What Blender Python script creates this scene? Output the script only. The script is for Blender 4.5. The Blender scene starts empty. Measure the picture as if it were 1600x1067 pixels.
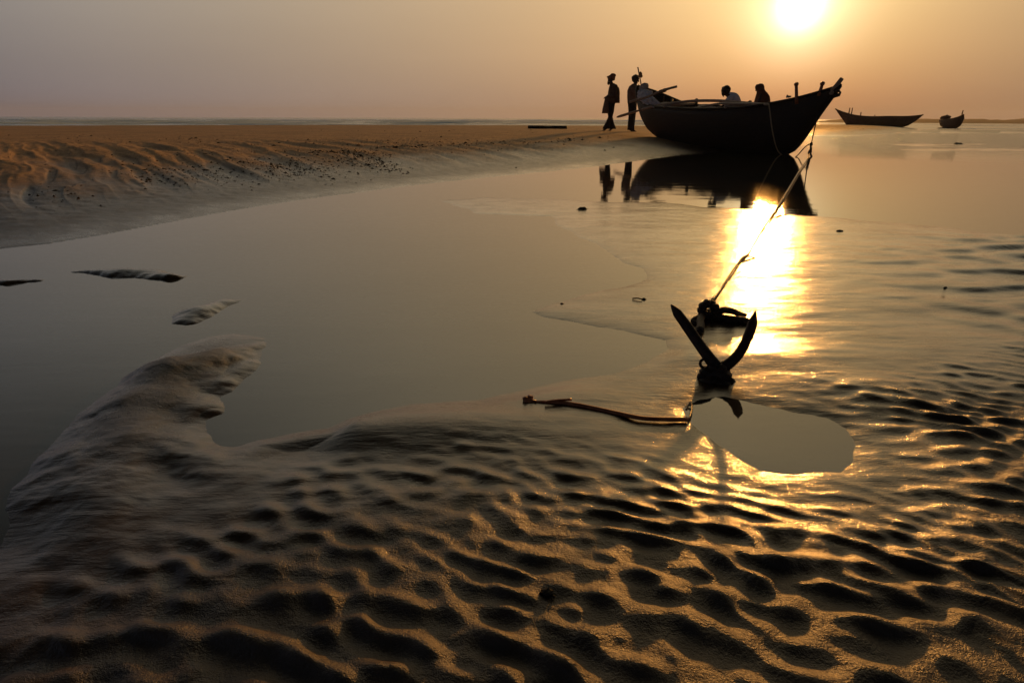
import bpy, bmesh, math, random
import numpy as np
from mathutils import Vector, Matrix, Quaternion, noise as mnoise

# ------------------------------------------------------------------ camera, sky, sun
scene = bpy.context.scene
COL = scene.collection
FPX = 907.0; HC = 184.7; CAMZ = 0.72
PITCH = math.atan((533.5 - HC) / FPX); ROLL = math.radians(0.18)
SUN_AZ = math.radians(23.46); SUN_EL = math.radians(8.3)
SUN = Vector((math.sin(SUN_AZ) * math.cos(SUN_EL), math.cos(SUN_AZ) * math.cos(SUN_EL), math.sin(SUN_EL)))

cam = bpy.data.cameras.new("camera"); camo = bpy.data.objects.new("camera", cam); COL.objects.link(camo)
cam.sensor_width = 36.0; cam.lens = FPX / 1600 * 36.0; cam.clip_start = 0.02; cam.clip_end = 20000
camo.matrix_world = Matrix.Translation((0, 0, CAMZ)) @ Matrix.Rotation(math.pi / 2 - PITCH, 4, 'X') @ Matrix.Rotation(ROLL, 4, 'Z')
scene.camera = camo

sl = bpy.data.lights.new("sun", 'SUN'); so = bpy.data.objects.new("sun", sl); COL.objects.link(so)
sl.energy = 2.0; sl.angle = math.radians(2.6); sl.color = (1.0, 0.41, 0.08)
so.rotation_euler = (-SUN).to_track_quat('-Z', 'Y').to_euler()
so.location = SUN * 60

world = bpy.data.worlds.new("World"); scene.world = world; world.use_nodes = True
def build_world():
    nt = world.node_tree; N = nt.nodes; L = nt.links; N.clear()
    def m(op, a, b=None, c=None, clamp=False):
        n = N.new('ShaderNodeMath'); n.operation = op; n.use_clamp = clamp
        for i, v in enumerate((a, b, c)):
            if v is None: continue
            if isinstance(v, (int, float)): n.inputs[i].default_value = v
            else: L.new(v, n.inputs[i])
        return n.outputs[0]
    tc = N.new('ShaderNodeTexCoord')
    nrm = N.new('ShaderNodeVectorMath'); nrm.operation = 'NORMALIZE'; L.new(tc.outputs['Generated'], nrm.inputs[0])
    dt = N.new('ShaderNodeVectorMath'); dt.operation = 'DOT_PRODUCT'; L.new(nrm.outputs[0], dt.inputs[0]); dt.inputs[1].default_value = SUN
    sp = N.new('ShaderNodeSeparateXYZ'); L.new(nrm.outputs[0], sp.inputs[0])
    th = m('MULTIPLY', m('ARCCOSINE', m('MINIMUM', dt.outputs['Value'], 0.9999999)), 57.29578)
    el = m('MAXIMUM', m('MULTIPLY', m('ARCSINE', sp.outputs['Z']), 57.29578), 0.0)
    # rise of brightness with elevation: saturates above ~20 degrees
    fe = m('MULTIPLY', m('SUBTRACT', 1.0, m('EXPONENT', m('MULTIPLY', el, -1 / 20.0))), 2.4)
    glow = m('EXPONENT', m('MULTIPLY', th, -1 / 6.0))
    th30 = m('MULTIPLY', m('MINIMUM', th, 88.0), 1 / 30.0)
    rt = N.new('ShaderNodeVectorMath'); rt.operation = 'DOT_PRODUCT'; L.new(nrm.outputs[0], rt.inputs[0]); rt.inputs[1].default_value = (math.cos(SUN_AZ), -math.sin(SUN_AZ), 0)
    right = m('MULTIPLY', m('MAXIMUM', rt.outputs['Value'], 0.0), -1.05)       # the haze is thicker on the landward side
    low = m('MULTIPLY', m('EXPONENT', m('MULTIPLY', el, -0.25)), m('EXPONENT', m('MULTIPLY', th, -1 / 8.0)))
    mpn = N.new('ShaderNodeMapping'); mpn.inputs['Scale'].default_value = (1, 1, 7); L.new(nrm.outputs[0], mpn.inputs[0])
    nz = N.new('ShaderNodeTexNoise'); nz.inputs['Scale'].default_value = 2.6; nz.inputs['Detail'].default_value = 5; L.new(mpn.outputs[0], nz.inputs['Vector'])
    streak = m('MULTIPLY', m('SUBTRACT', nz.outputs['Fac'], 0.5), 0.12)       # faint uneven dust in the haze
    s1 = N.new('ShaderNodeMapRange'); s1.interpolation_type = 'SMOOTHSTEP'; L.new(el, s1.inputs['Value']); s1.inputs['From Min'].default_value = 9; s1.inputs['From Max'].default_value = 32
    s2 = N.new('ShaderNodeMapRange'); s2.interpolation_type = 'SMOOTHSTEP'; L.new(th, s2.inputs['Value']); s2.inputs['From Min'].default_value = 32; s2.inputs['From Max'].default_value = 70
    side = m('SUBTRACT', 1.0, m('MULTIPLY', m('MULTIPLY', s1.outputs[0], s2.outputs[0]), 0.82))
    coef = [(-0.49, -0.556, 0.48, 0.262, 0.15), (-1.201, -0.323, 0.62, 0.80, 1.7), (-2.133, 0.061, 0.65, 0.75, 2.5)]
    ch = []
    for (a, b, c, d, lw), hz in zip(coef, (0.05, 0.18, 0.52)):
        e = m('ADD', m('ADD', a, m('MULTIPLY', th30, b)), m('ADD', m('MULTIPLY', fe, c), m('MULTIPLY', glow, d)))
        e = m('ADD', m('ADD', e, right), m('MULTIPLY', low, -lw)); e = m('ADD', e, m('MULTIPLY', m('EXPONENT', m('MULTIPLY', el, -0.3)), hz)); e = m('ADD', e, streak); ch.append(m('EXPONENT', e))
    # dims towards the zenith
    mr = N.new('ShaderNodeMapRange'); mr.interpolation_type = 'SMOOTHSTEP'
    L.new(el, mr.inputs['Value']); mr.inputs['From Min'].default_value = 28; mr.inputs['From Max'].default_value = 52
    mr.inputs['To Min'].default_value = 1.0; mr.inputs['To Max'].default_value = 0.05
    mb_ = N.new('ShaderNodeMapRange'); mb_.interpolation_type = 'SMOOTHSTEP'   # the dusk side of the sky is dark
    L.new(th, mb_.inputs['Value']); mb_.inputs['From Min'].default_value = 54; mb_.inputs['From Max'].default_value = 96
    mb_.inputs['To Min'].default_value = 1.0; mb_.inputs['To Max'].default_value = 0.10
    cmb = N.new('ShaderNodeCombineXYZ')
    for i in range(3): L.new(m('MULTIPLY', ch[i], m('MULTIPLY', m('MULTIPLY', mr.outputs[0], side), m('MAXIMUM', mb_.outputs[0], m('MULTIPLY', m('EXPONENT', m('MULTIPLY', el, -1 / 16.0)), 0.95)))), cmb.inputs[i])
    # the sun's own disc seen through haze (aureole)
    core = m('ADD', m('MULTIPLY', m('EXPONENT', m('MULTIPLY', m('POWER', m('MULTIPLY', th, 1 / 1.4), 2.0), -1.0)), 2.6),
             m('MULTIPLY', m('EXPONENT', m('MULTIPLY', m('POWER', m('MULTIPLY', th, 1 / 3.6), 2.0), -1.0)), 0.62))
    cv = N.new('ShaderNodeVectorMath'); cv.operation = 'SCALE'; cv.inputs[0].default_value = (1.0, 0.88, 0.66); L.new(core, cv.inputs['Scale'])
    ad = N.new('ShaderNodeVectorMath'); ad.operation = 'ADD'; L.new(cmb.outputs[0], ad.inputs[0]); L.new(cv.outputs[0], ad.inputs[1])
    # a little physical sky on top for the blue of the upper air
    sky = N.new('ShaderNodeTexSky'); sky.sky_type = 'NISHITA'; sky.sun_disc = False
    sky.sun_elevation = SUN_EL; sky.sun_rotation = SUN_AZ; sky.dust_density = 6.0; sky.air_density = 1.0
    sk = N.new('ShaderNodeVectorMath'); sk.operation = 'SCALE'; L.new(sky.outputs[0], sk.inputs[0]); sk.inputs['Scale'].default_value = 0.003
    ad2 = N.new('ShaderNodeVectorMath'); ad2.operation = 'ADD'; L.new(ad.outputs[0], ad2.inputs[0]); L.new(sk.outputs[0], ad2.inputs[1])
    bg = N.new('ShaderNodeBackground'); L.new(ad2.outputs[0], bg.inputs['Color']); bg.inputs['Strength'].default_value = 1.0
    o = N.new('ShaderNodeOutputWorld'); L.new(bg.outputs[0], o.inputs['Surface'])
build_world()
world.cycles.sampling_method = 'MANUAL'; world.cycles.sample_map_resolution = 2048
scene.view_settings.view_transform = 'Standard'; scene.view_settings.look = 'None'
scene.view_settings.exposure = 0.0; scene.view_settings.gamma = 1.0

# ------------------------------------------------------------------ survey helpers (photo measurements -> metres on the beach)
def ray(px, py):
    x = px - 800.0; y = 533.5 - py
    c, s = math.cos(ROLL), math.sin(ROLL)
    x, y = c * x - s * y, s * x + c * y
    return np.array([x, FPX * math.cos(PITCH) + y * math.sin(PITCH), y * math.cos(PITCH) - FPX * math.sin(PITCH)])
def gp(px, py, z=0.0):
    r = ray(px, py); return np.array([0, 0, CAMZ]) + r * ((z - CAMZ) / r[2])
def on_plane(px, py, p0, n):
    r = ray(px, py); o = np.array([0, 0, CAMZ]); return o + r * (np.dot(np.array(p0) - o, n) / np.dot(r, n))
def at_dist(px, py, y):           # point of the sight line at depth y
    r = ray(px, py); return np.array([0, 0, CAMZ]) + r * (y / r[1])

# ------------------------------------------------------------------ object helpers
def tag(o, label=None, cat=None, group=None, kind=None):
    if label: o["label"] = label
    if cat: o["category"] = cat
    if group: o["group"] = group
    if kind: o["kind"] = kind
    return o
def empty(name, loc, rz=0.0):
    o = bpy.data.objects.new(name, None); COL.objects.link(o); o.location = Vector(loc); o.rotation_euler = (0, 0, rz); o.empty_display_size = 0.1
    return o
def link_mesh(name, me, mat, parent=None, loc=None):
    o = bpy.data.objects.new(name, me); COL.objects.link(o)
    if mat is not None and len(me.materials) == 0: me.materials.append(mat)
    if parent is not None: o.parent = parent
    if loc is not None: o.location = loc
    return o
class MB:
    def __init__(s): s.v = []; s.f = []
    def add(s, v, f):
        b = len(s.v); s.v += [tuple(map(float, p)) for p in v]; s.f += [tuple(i + b for i in q) for q in f]; return s
    def tube(s, pts, rad, seg=10, cap=True, flat=1.0, up=None, twist=0.0):
        P = [Vector(p) for p in pts]; n = len(P)
        R = rad if isinstance(rad, (list, tuple)) else [rad] * n
        V = []; F = []; prev = None
        for i in range(n):
            t = (P[min(i + 1, n - 1)] - P[max(i - 1, 0)])
            if t.length < 1e-9: t = Vector((0, 0, 1))
            t.normalize()
            if prev is None:
                a = Vector(up) if up is not None else (Vector((0, 0, 1)) if abs(t.z) < 0.9 else Vector((0, 1, 0)))
            else: a = prev
            b = t.cross(a)
            if b.length < 1e-6: b = t.cross(Vector((1, 0.3, 0.2)))
            b.normalize(); a = b.cross(t).normalized(); prev = a
            for k in range(seg):
                an = 2 * math.pi * k / seg + twist * i
                V.append(P[i] + (a * math.sin(an) * flat + b * math.cos(an)) * R[i])
        for i in range(n - 1):
            for k in range(seg):
                k2 = (k + 1) % seg
                F.append((i * seg + k, i * seg + k2, (i + 1) * seg + k2, (i + 1) * seg + k))
        if cap:
            F.append(tuple(range(seg - 1, -1, -1))); F.append(tuple((n - 1) * seg + k for k in range(seg)))
        return s.add(V, F)
    def box(s, c, size, rot=None):
        sx, sy, sz = [q / 2 for q in size]
        V = [Vector((x * sx, y * sy, z * sz)) for x in (-1, 1) for y in (-1, 1) for z in (-1, 1)]
        if rot is not None: V = [rot @ v for v in V]
        V = [v + Vector(c) for v in V]
        return s.add(V, [(0, 1, 3, 2), (4, 6, 7, 5), (0, 4, 5, 1), (2, 3, 7, 6), (0, 2, 6, 4), (1, 5, 7, 3)])
    def blob(s, c, r, seg=14, rings=9, rough=0.0, seed=0.0, fs=2.0, rot=None):
        V = []; F = []; c = Vector(c); r = Vector(r) if hasattr(r, '__len__') else Vector((r, r, r))
        for i in range(rings + 1):
            ph = math.pi * i / rings
            for k in range(seg):
                th = 2 * math.pi * k / seg
                d = Vector((math.sin(ph) * math.cos(th), math.sin(ph) * math.sin(th), math.cos(ph)))
                q = 1 + rough * mnoise.noise(d * fs + Vector((seed, seed * 1.7, 0)))
                p = Vector((d.x * r.x * q, d.y * r.y * q, d.z * r.z * q))
                if rot is not None: p = rot @ p
                V.append(p + c)
        for i in range(rings):
            for k in range(seg):
                k2 = (k + 1) % seg; F.append((i * seg + k, (i + 1) * seg + k, (i + 1) * seg + k2, i * seg + k2))
        return s.add(V, F)
    def loft(s, secs, seg=22, fold=0.0, seed=0.0, caps=(True, True), foldn=7):
        # secs: (cx,cy,cz,rx,ry) horizontal rings
        V = []; F = []; n = len(secs)
        for i, q in enumerate(secs):
            cx, cy, cz, rx, ry = q[:5]; tx = q[5] if len(q) > 5 else 0.0
            for k in range(seg):
                a = 2 * math.pi * k / seg
                w = 1 + fold * (math.sin(a * foldn + seed + i * 0.35) * 0.6 + mnoise.noise(Vector((math.cos(a) * 2, math.sin(a) * 2, cz * 6 + seed))))
                V.append((cx + rx * w * math.cos(a), cy + ry * w * math.sin(a), cz + tx * math.cos(a)))
        for i in range(n - 1):
            for k in range(seg):
                k2 = (k + 1) % seg; F.append((i * seg + k, i * seg + k2, (i + 1) * seg + k2, (i + 1) * seg + k))
        if caps[0]: F.append(tuple(range(seg - 1, -1, -1)))
        if caps[1]: F.append(tuple((n - 1) * seg + k for k in range(seg)))
        return s.add(V, F)
    def build(s, name, mat, parent=None, smooth=True, loc=None):
        me = bpy.data.meshes.new(name); me.from_pydata(s.v, [], s.f); me.update()
        if smooth: me.polygons.foreach_set('use_smooth', [True] * len(me.polygons))
        bm = bmesh.new(); bm.from_mesh(me); bmesh.ops.recalc_face_normals(bm, faces=bm.faces); bm.to_mesh(me); bm.free()
        return link_mesh(name, me, mat, parent, loc)
def spline(pts, n=8):
    P = [np.array(p, float) for p in pts]; out = []
    for i in range(len(P) - 1):
        p0 = P[max(i - 1, 0)]; p1 = P[i]; p2 = P[i + 1]; p3 = P[min(i + 2, len(P) - 1)]
        for k in range(n):
            t = k / n
            out.append(0.5 * ((2 * p1) + (-p0 + p2) * t + (2 * p0 - 5 * p1 + 4 * p2 - p3) * t * t + (-p0 + 3 * p1 - 3 * p2 + p3) * t ** 3))
    out.append(P[-1]); return out

def grid_mesh(name, V, nr, nc, attrs=None):
    me = bpy.data.meshes.new(name)
    idx = np.arange(nr * nc, dtype=np.int32).reshape(nr, nc)
    q = np.stack([idx[:-1, :-1], idx[:-1, 1:], idx[1:, 1:], idx[1:, :-1]], -1).reshape(-1, 4)
    nf = len(q)
    me.vertices.add(nr * nc); me.vertices.foreach_set('co', V.astype(np.float32).reshape(-1))
    me.loops.add(nf * 4); me.loops.foreach_set('vertex_index', q.reshape(-1))
    me.polygons.add(nf); me.polygons.foreach_set('loop_start', np.arange(0, nf * 4, 4, dtype=np.int32))
    me.polygons.foreach_set('use_smooth', np.ones(nf, dtype=bool))
    for k, a in (attrs or {}).items():
        at = me.attributes.new(k, 'FLOAT', 'POINT'); at.data.foreach_set('value', a.astype(np.float32).reshape(-1))
    me.update(calc_edges=True); return me

# ------------------------------------------------------------------ materials
class NT:
    def __init__(s, name):
        s.mat = bpy.data.materials.new(name); s.mat.use_nodes = True; s.nt = s.mat.node_tree; s.N = s.nt.nodes; s.L = s.nt.links
        s.N.clear(); s.out = s.N.new('ShaderNodeOutputMaterial')
    def node(s, t, **kw):
        n = s.N.new(t)
        for k, v in kw.items(): setattr(n, k, v)
        return n
    def set(s, sock, v):
        if isinstance(v, bpy.types.NodeSocket): s.L.new(v, sock)
        else: sock.default_value = v
    def math(s, op, a, b=0.0, clamp=False):
        n = s.node('ShaderNodeMath', operation=op, use_clamp=clamp); s.set(n.inputs[0], a); s.set(n.inputs[1], b); return n.outputs[0]
    def coord(s, scale=(1, 1, 1), rot=(0, 0, 0)):
        t = s.node('ShaderNodeTexCoord'); mp = s.node('ShaderNodeMapping'); s.L.new(t.outputs['Object'], mp.inputs[0])
        mp.inputs['Scale'].default_value = scale; mp.inputs['Rotation'].default_value = rot; return mp.outputs[0]
    def noise(s, vec, scale, detail=4, rough=0.55, dist=0.0):
        n = s.node('ShaderNodeTexNoise'); s.set(n.inputs['Vector'], vec); n.inputs['Scale'].default_value = scale
        n.inputs['Detail'].default_value = detail; n.inputs['Roughness'].default_value = rough; n.inputs['Distortion'].default_value = dist
        return n.outputs['Fac']
    def ramp(s, fac, a, b, lo=0.0, hi=1.0, smooth=True):
        n = s.node('ShaderNodeMapRange'); n.interpolation_type = 'SMOOTHSTEP' if smooth else 'LINEAR'
        s.set(n.inputs['Value'], fac); n.inputs['From Min'].default_value = a; n.inputs['From Max'].default_value = b
        n.inputs['To Min'].default_value = lo; n.inputs['To Max'].default_value = hi; return n.outputs[0]
    def mix(s, f, a, b):
        n = s.node('ShaderNodeMix', data_type='RGBA'); s.set(n.inputs[0], f)
        for k, v in ((6, a), (7, b)):
            if isinstance(v, tuple) and len(v) == 3: v = v + (1.0,)
            s.set(n.inputs[k], v)
        return n.outputs[2]
    def attr(s, name):
        n = s.node('ShaderNodeAttribute'); n.attribute_name = name; return n.outputs['Fac']
    def bump(s, h, dist, strength=1.0, normal=None):
        n = s.node('ShaderNodeBump'); s.set(n.inputs['Height'], h); s.set(n.inputs['Distance'], dist); s.set(n.inputs['Strength'], strength)
        if normal is not None: s.L.new(normal, n.inputs['Normal'])
        return n.outputs[0]
    def principled(s, base, rough, spec=0.5, normal=None, coat=0.0, coat_rough=0.1, sheen=0.0):
        p = s.node('ShaderNodeBsdfPrincipled')
        if isinstance(base, tuple) and len(base) == 3: base = base + (1.0,)
        s.set(p.inputs['Base Color'], base); s.set(p.inputs['Roughness'], rough); s.set(p.inputs['Specular IOR Level'], spec)
        s.set(p.inputs['Coat Weight'], coat); s.set(p.inputs['Coat Roughness'], coat_rough); p.inputs['Coat IOR'].default_value = 1.33
        s.set(p.inputs['Sheen Weight'], sheen)
        if normal is not None: s.L.new(normal, p.inputs['Normal']); s.L.new(normal, p.inputs['Coat Normal'])
        return p.outputs[0]
    def done(s, sh): s.L.new(sh, s.out.inputs['Surface']); return s.mat

def simple_mat(name, c1, c2, rough=0.7, scale=6.0, stretch=(1, 1, 1), bump=0.004, spec=0.4):
    m = NT(name); v = m.coord(stretch); n = m.noise(v, scale, 5, 0.6)
    col = m.mix(m.ramp(n, 0.3, 0.7), c1, c2)
    return m.done(m.principled(col, rough, spec, m.bump(n, bump)))
M = {}
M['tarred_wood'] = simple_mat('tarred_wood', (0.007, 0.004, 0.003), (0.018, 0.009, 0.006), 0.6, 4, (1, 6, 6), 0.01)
M['hazed_wood'] = simple_mat('hazed_wood', (0.10, 0.045, 0.03), (0.16, 0.08, 0.05), 0.7, 3, (1, 6, 6), 0.01)  # far boats: distance haze put into the colour, lighter and browner than tarred_wood
M['worn_wood'] = simple_mat('worn_wood', (0.28, 0.19, 0.13), (0.46, 0.33, 0.24), 0.65, 5, (1, 8, 8), 0.006)
M['inner_wood'] = simple_mat('inner_wood', (0.10, 0.055, 0.03), (0.18, 0.10, 0.06), 0.7, 4, (1, 5, 5), 0.006)
M['bamboo'] = simple_mat('bamboo', (0.34, 0.24, 0.16), (0.52, 0.38, 0.26), 0.5, 6, (1, 10, 10), 0.003)
M['stick_wood'] = simple_mat('stick_wood', (0.26, 0.07, 0.025), (0.50, 0.17, 0.06), 0.35, 30, (1, 1, 1), 0.001, 0.5)
M['skin'] = simple_mat('skin', (0.05, 0.025, 0.015), (0.075, 0.038, 0.022), 0.55, 8)
M['hair'] = simple_mat('hair', (0.008, 0.006, 0.005), (0.02, 0.014, 0.01), 0.5, 30)
M['dark_cloth'] = simple_mat('dark_cloth', (0.02, 0.016, 0.016), (0.035, 0.028, 0.026), 0.9, 12)
M['jacket_cloth'] = simple_mat('jacket_cloth', (0.07, 0.04, 0.03), (0.11, 0.065, 0.045), 0.9, 12)
M['shirt_cloth'] = simple_mat('shirt_cloth', (0.16, 0.10, 0.075), (0.22, 0.145, 0.11), 0.9, 12)
M['wrap_cloth'] = simple_mat('wrap_cloth', (0.13, 0.085, 0.06), (0.2, 0.13, 0.09), 0.9, 10)
M['white_cloth'] = simple_mat('white_cloth', (0.75, 0.76, 0.74), (0.88, 0.88, 0.86), 0.9, 10)
M['shawl_cloth'] = simple_mat('shawl_cloth', (0.13, 0.04, 0.018), (0.20, 0.07, 0.03), 0.9, 10)
M['turban_cloth'] = simple_mat('turban_cloth', (0.22, 0.08, 0.04), (0.32, 0.13, 0.07), 0.9, 14)
M['net'] = simple_mat('net', (0.5, 0.5, 0.52), (0.85, 0.85, 0.87), 0.8, 25, (1, 1, 1), 0.02)
M['bag'] = simple_mat('bag', (0.4, 0.33, 0.27), (0.55, 0.46, 0.38), 0.8, 10, (1, 1, 1), 0.01)
M['flag'] = simple_mat('flag', (0.30, 0.16, 0.06), (0.42, 0.24, 0.09), 0.8, 10)
M['iron'] = simple_mat('iron', (0.012, 0.008, 0.006), (0.05, 0.022, 0.012), 0.62, 40, (1, 1, 1), 0.003, 0.45)
M['shell'] = simple_mat('shell', (0.35, 0.38, 0.42), (0.5, 0.52, 0.55), 0.35, 60, (1, 1, 1), 0.001)
M['pebble'] = simple_mat('pebble', (0.012, 0.01, 0.008), (0.03, 0.02, 0.015), 0.7, 60, (1, 1, 1), 0.002)
M['weed'] = simple_mat('weed', (0.02, 0.012, 0.007), (0.045, 0.028, 0.016), 0.9, 20)
M['far_land'] = simple_mat('far_land', (0.10, 0.075, 0.055), (0.14, 0.11, 0.08), 0.95, 0.05)
def rope_mat(name, c1, c2, rough):
    m = NT(name); v = m.coord(); w = m.node('ShaderNodeTexWave'); m.set(w.inputs['Vector'], v); w.inputs['Scale'].default_value = 45; w.inputs['Distortion'].default_value = 1.5
    w.bands_direction = 'DIAGONAL'
    return m.done(m.principled(m.mix(w.outputs['Fac'], c1, c2), rough, 0.4, m.bump(w.outputs['Fac'], 0.003)))
M['rope'] = rope_mat('rope', (0.03, 0.02, 0.013), (0.08, 0.05, 0.03), 0.6)
M['pale_rope'] = rope_mat('pale_rope', (0.35, 0.25, 0.14), (0.6, 0.45, 0.28), 0.22)

def sand_material():
    m = NT('wet_sand'); dry = m.attr('dry'); gloss = m.attr('gloss'); rip = m.attr('ripple')
    v = m.coord()
    big = m.noise(v, 1.3, 4, 0.6); mid = m.noise(m.coord((1, 2.2, 1)), 9, 5, 0.65); grain = m.noise(v, 420, 2, 0.7); spk = m.noise(v, 160, 3, 0.7)
    wetc = m.mix(m.ramp(mid, 0.3, 0.72), (0.028, 0.0155, 0.007), (0.054, 0.031, 0.014))
    wetc = m.mix(m.ramp(spk, 0.62, 0.75, 0, 0.6), wetc, (0.014, 0.010, 0.007))
    dryc = m.mix(m.ramp(mid, 0.3, 0.7), (0.36, 0.215, 0.10), (0.58, 0.36, 0.175))
    dryc = m.mix(m.ramp(big, 0.35, 0.7, 0, 0.45), dryc, (0.20, 0.14, 0.085))
    col = m.mix(dry, wetc, dryc)
    # roughness: film of water on the low sheet, matt on the crests and the dry bank
    r0 = m.math('SUBTRACT', 0.34, m.math('MULTIPLY', gloss, 0.12))
    r0 = m.math('ADD', r0, m.ramp(mid, 0.3, 0.7, -0.05, 0.07))
    rough = m.math('ADD', r0, m.math('MULTIPLY', dry, 0.45), clamp=True)
    film = m.math('MULTIPLY', gloss, m.math('SUBTRACT', 1.0, dry))
    # micro relief
    st = m.noise(m.coord((5.5, 34, 10), (0, 0, math.radians(-14))), 1.0, 4, 0.6, 0.6)
    fine = m.noise(v, 60, 6, 0.72)
    patch = m.ramp(m.noise(m.coord((1, 2.4, 1)), 1.7, 4, 0.65), 0.36, 0.66, 0.05, 1.5)
    iso = m.math('ADD', m.math('MULTIPLY', fine, 0.0030), m.math('MULTIPLY', m.noise(v, 170, 3, 0.7), 0.0019))
    iso = m.math('ADD', iso, m.math('MULTIPLY', grain, 0.0011))
    iso = m.math('MULTIPLY', iso, m.math('SUBTRACT', 1.0, m.math('MULTIPLY', film, 0.72)))
    st2 = m.noise(m.coord((30, 95, 30), (0, 0, math.radians(-10))), 1.0, 3, 0.65, 0.5)
    h = m.math('ADD', m.math('MULTIPLY', m.math('MULTIPLY', st, m.math('MULTIPLY', patch, m.math('ADD', 0.3, m.math('MULTIPLY', film, 0.7)))), 0.0026), m.math('ADD', iso, m.math('MULTIPLY', st2, 0.0011)))
    h = m.math('ADD', h, m.math('MULTIPLY', m.math('MULTIPLY', dry, mid), 0.018))
    k = m.math('SUBTRACT', 1.0, m.math('MULTIPLY', gloss, 0.45))
    nrm = m.bump(h, 1.0, k)
    return m.done(m.principled(col, rough, m.math('SUBTRACT', m.math('SUBTRACT', 0.65, m.math('MULTIPLY', dry, 0.4)), m.math('MULTIPLY', film, 0.46)), nrm, m.math('MULTIPLY', film, m.ramp(m.noise(m.coord((1, 2.0, 1)), 2.6, 4, 0.65), 0.36, 0.62, 0.75, 1.0)), 0.075))
M['sand'] = sand_material()

def water_material():
    m = NT('pool_water')
    # long low ripples lying across the line of sight, finer close by
    a = m.noise(m.coord((0.7, 3.2, 1), (0, 0, math.radians(-12))), 1.6, 3, 0.5, 0.3)
    b = m.noise(m.coord((1.0, 3.5, 1), (0, 0, math.radians(8))), 7.0, 3, 0.55, 0.2)
    wind = m.attr('wind')
    c = m.noise(m.coord((0.45, 1.6, 1), (0, 0, math.radians(-8))), 3.5, 5, 0.65, 0.4)
    h = m.math('ADD', m.math('MULTIPLY', a, 0.0009), m.math('MULTIPLY', b, 0.00018))
    h = m.math('ADD', h, m.math('MULTIPLY', m.math('MULTIPLY', c, wind), 0.10))
    nrm = m.bump(h, 1.0)
    gl = m.node('ShaderNodeBsdfGlossy'); gl.inputs['Color'].default_value = (1, 1, 1, 1); m.set(gl.inputs['Roughness'], m.math('ADD', 0.03, m.math('MULTIPLY', wind, 0.16))); m.L.new(nrm, gl.inputs['Normal'])
    fr = m.node('ShaderNodeFresnel'); fr.inputs['IOR'].default_value = 1.76; m.L.new(nrm, fr.inputs['Normal'])
    tr = m.node('ShaderNodeBsdfTransparent'); tr.inputs['Color'].default_value = (0.80, 0.72, 0.58, 1)
    df = m.node('ShaderNodeBsdfDiffuse'); df.inputs['Color'].default_value = (0.055, 0.05, 0.036, 1)
    mx = m.node('ShaderNodeMixShader'); mx.inputs[0].default_value = 0.55; m.L.new(tr.outputs[0], mx.inputs[1]); m.L.new(df.outputs[0], mx.inputs[2])
    m2 = m.node('ShaderNodeMixShader'); m.L.new(fr.outputs[0], m2.inputs[0]); m.L.new(mx.outputs[0], m2.inputs[1]); m.L.new(gl.outputs[0], m2.inputs[2])
    return m.done(m2.outputs[0])
M['water'] = water_material()
def sea_material():
    m = NT('sea_water'); foam = m.attr('foam')
    n = m.noise(m.coord((0.045, 0.20, 0.5)), 1.4, 6, 0.72, 0.4); n2 = m.noise(m.coord((0.5, 2.5, 1)), 2.0, 4, 0.7)
    f = m.ramp(m.math('ADD', m.math('MULTIPLY', n, 1.3), m.math('MULTIPLY', foam, 0.45)), 0.84, 0.94)
    col = m.mix(f, (0.02, 0.04, 0.065), (0.72, 0.88, 1.0))
    nb = m.bump(n2, 0.06, 0.7); p = m.principled(col, m.math('ADD', 0.18, m.math('MULTIPLY', f, 0.6)), 0.5, nb)
    tl = m.node('ShaderNodeBsdfTranslucent'); tl.inputs['Color'].default_value = (0.95, 0.95, 0.95, 1)      # froth lit through from behind
    mx = m.node('ShaderNodeMixShader'); m.set(mx.inputs[0], m.math('MULTIPLY', f, 0.12)); m.L.new(p, mx.inputs[1]); m.L.new(tl.outputs[0], mx.inputs[2])
    return m.done(mx.outputs[0])
M['sea'] = sea_material()

# ------------------------------------------------------------------ terrain
def smooth(x, a, b):
    t = np.clip((x - a) / (b - a), 0, 1); return t * t * (3 - 2 * t)
_rng = np.random.RandomState(7); _perm = _rng.permutation(512); _perm = np.concatenate([_perm, _perm])
_ga = _rng.rand(512) * 2 * np.pi; _gx = np.cos(_ga).astype(np.float32); _gy = np.sin(_ga).astype(np.float32)
def perlin(x, y, seed=0):
    x = x + seed * 17.31; y = y + seed * 9.77
    xi = np.floor(x).astype(np.int64); yi = np.floor(y).astype(np.int64); xf = x - xi; yf = y - yi
    xi &= 255; yi &= 255
    u = xf * xf * xf * (xf * (xf * 6 - 15) + 10); v = yf * yf * yf * (yf * (yf * 6 - 15) + 10)
    def g(ix, iy, fx, fy):
        h = _perm[(_perm[ix & 511] + iy) & 511]; return _gx[h] * fx + _gy[h] * fy
    a = g(xi, yi, xf, yf); b = g(xi + 1, yi, xf - 1, yf); c = g(xi, yi + 1, xf, yf - 1); d = g(xi + 1, yi + 1, xf - 1, yf - 1)
    return (a + u * (b - a) + v * ((c + u * (d - c)) - (a + u * (b - a)))) * 1.5
def fbm(x, y, oct=4, seed=0, gain=0.5):
    s = 0; a = 1; t = 0
    for i in range(oct): s = s + a * perlin(x * 2 ** i, y * 2 ** i, seed + i * 3); t += a; a *= gain
    return s / t
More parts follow.
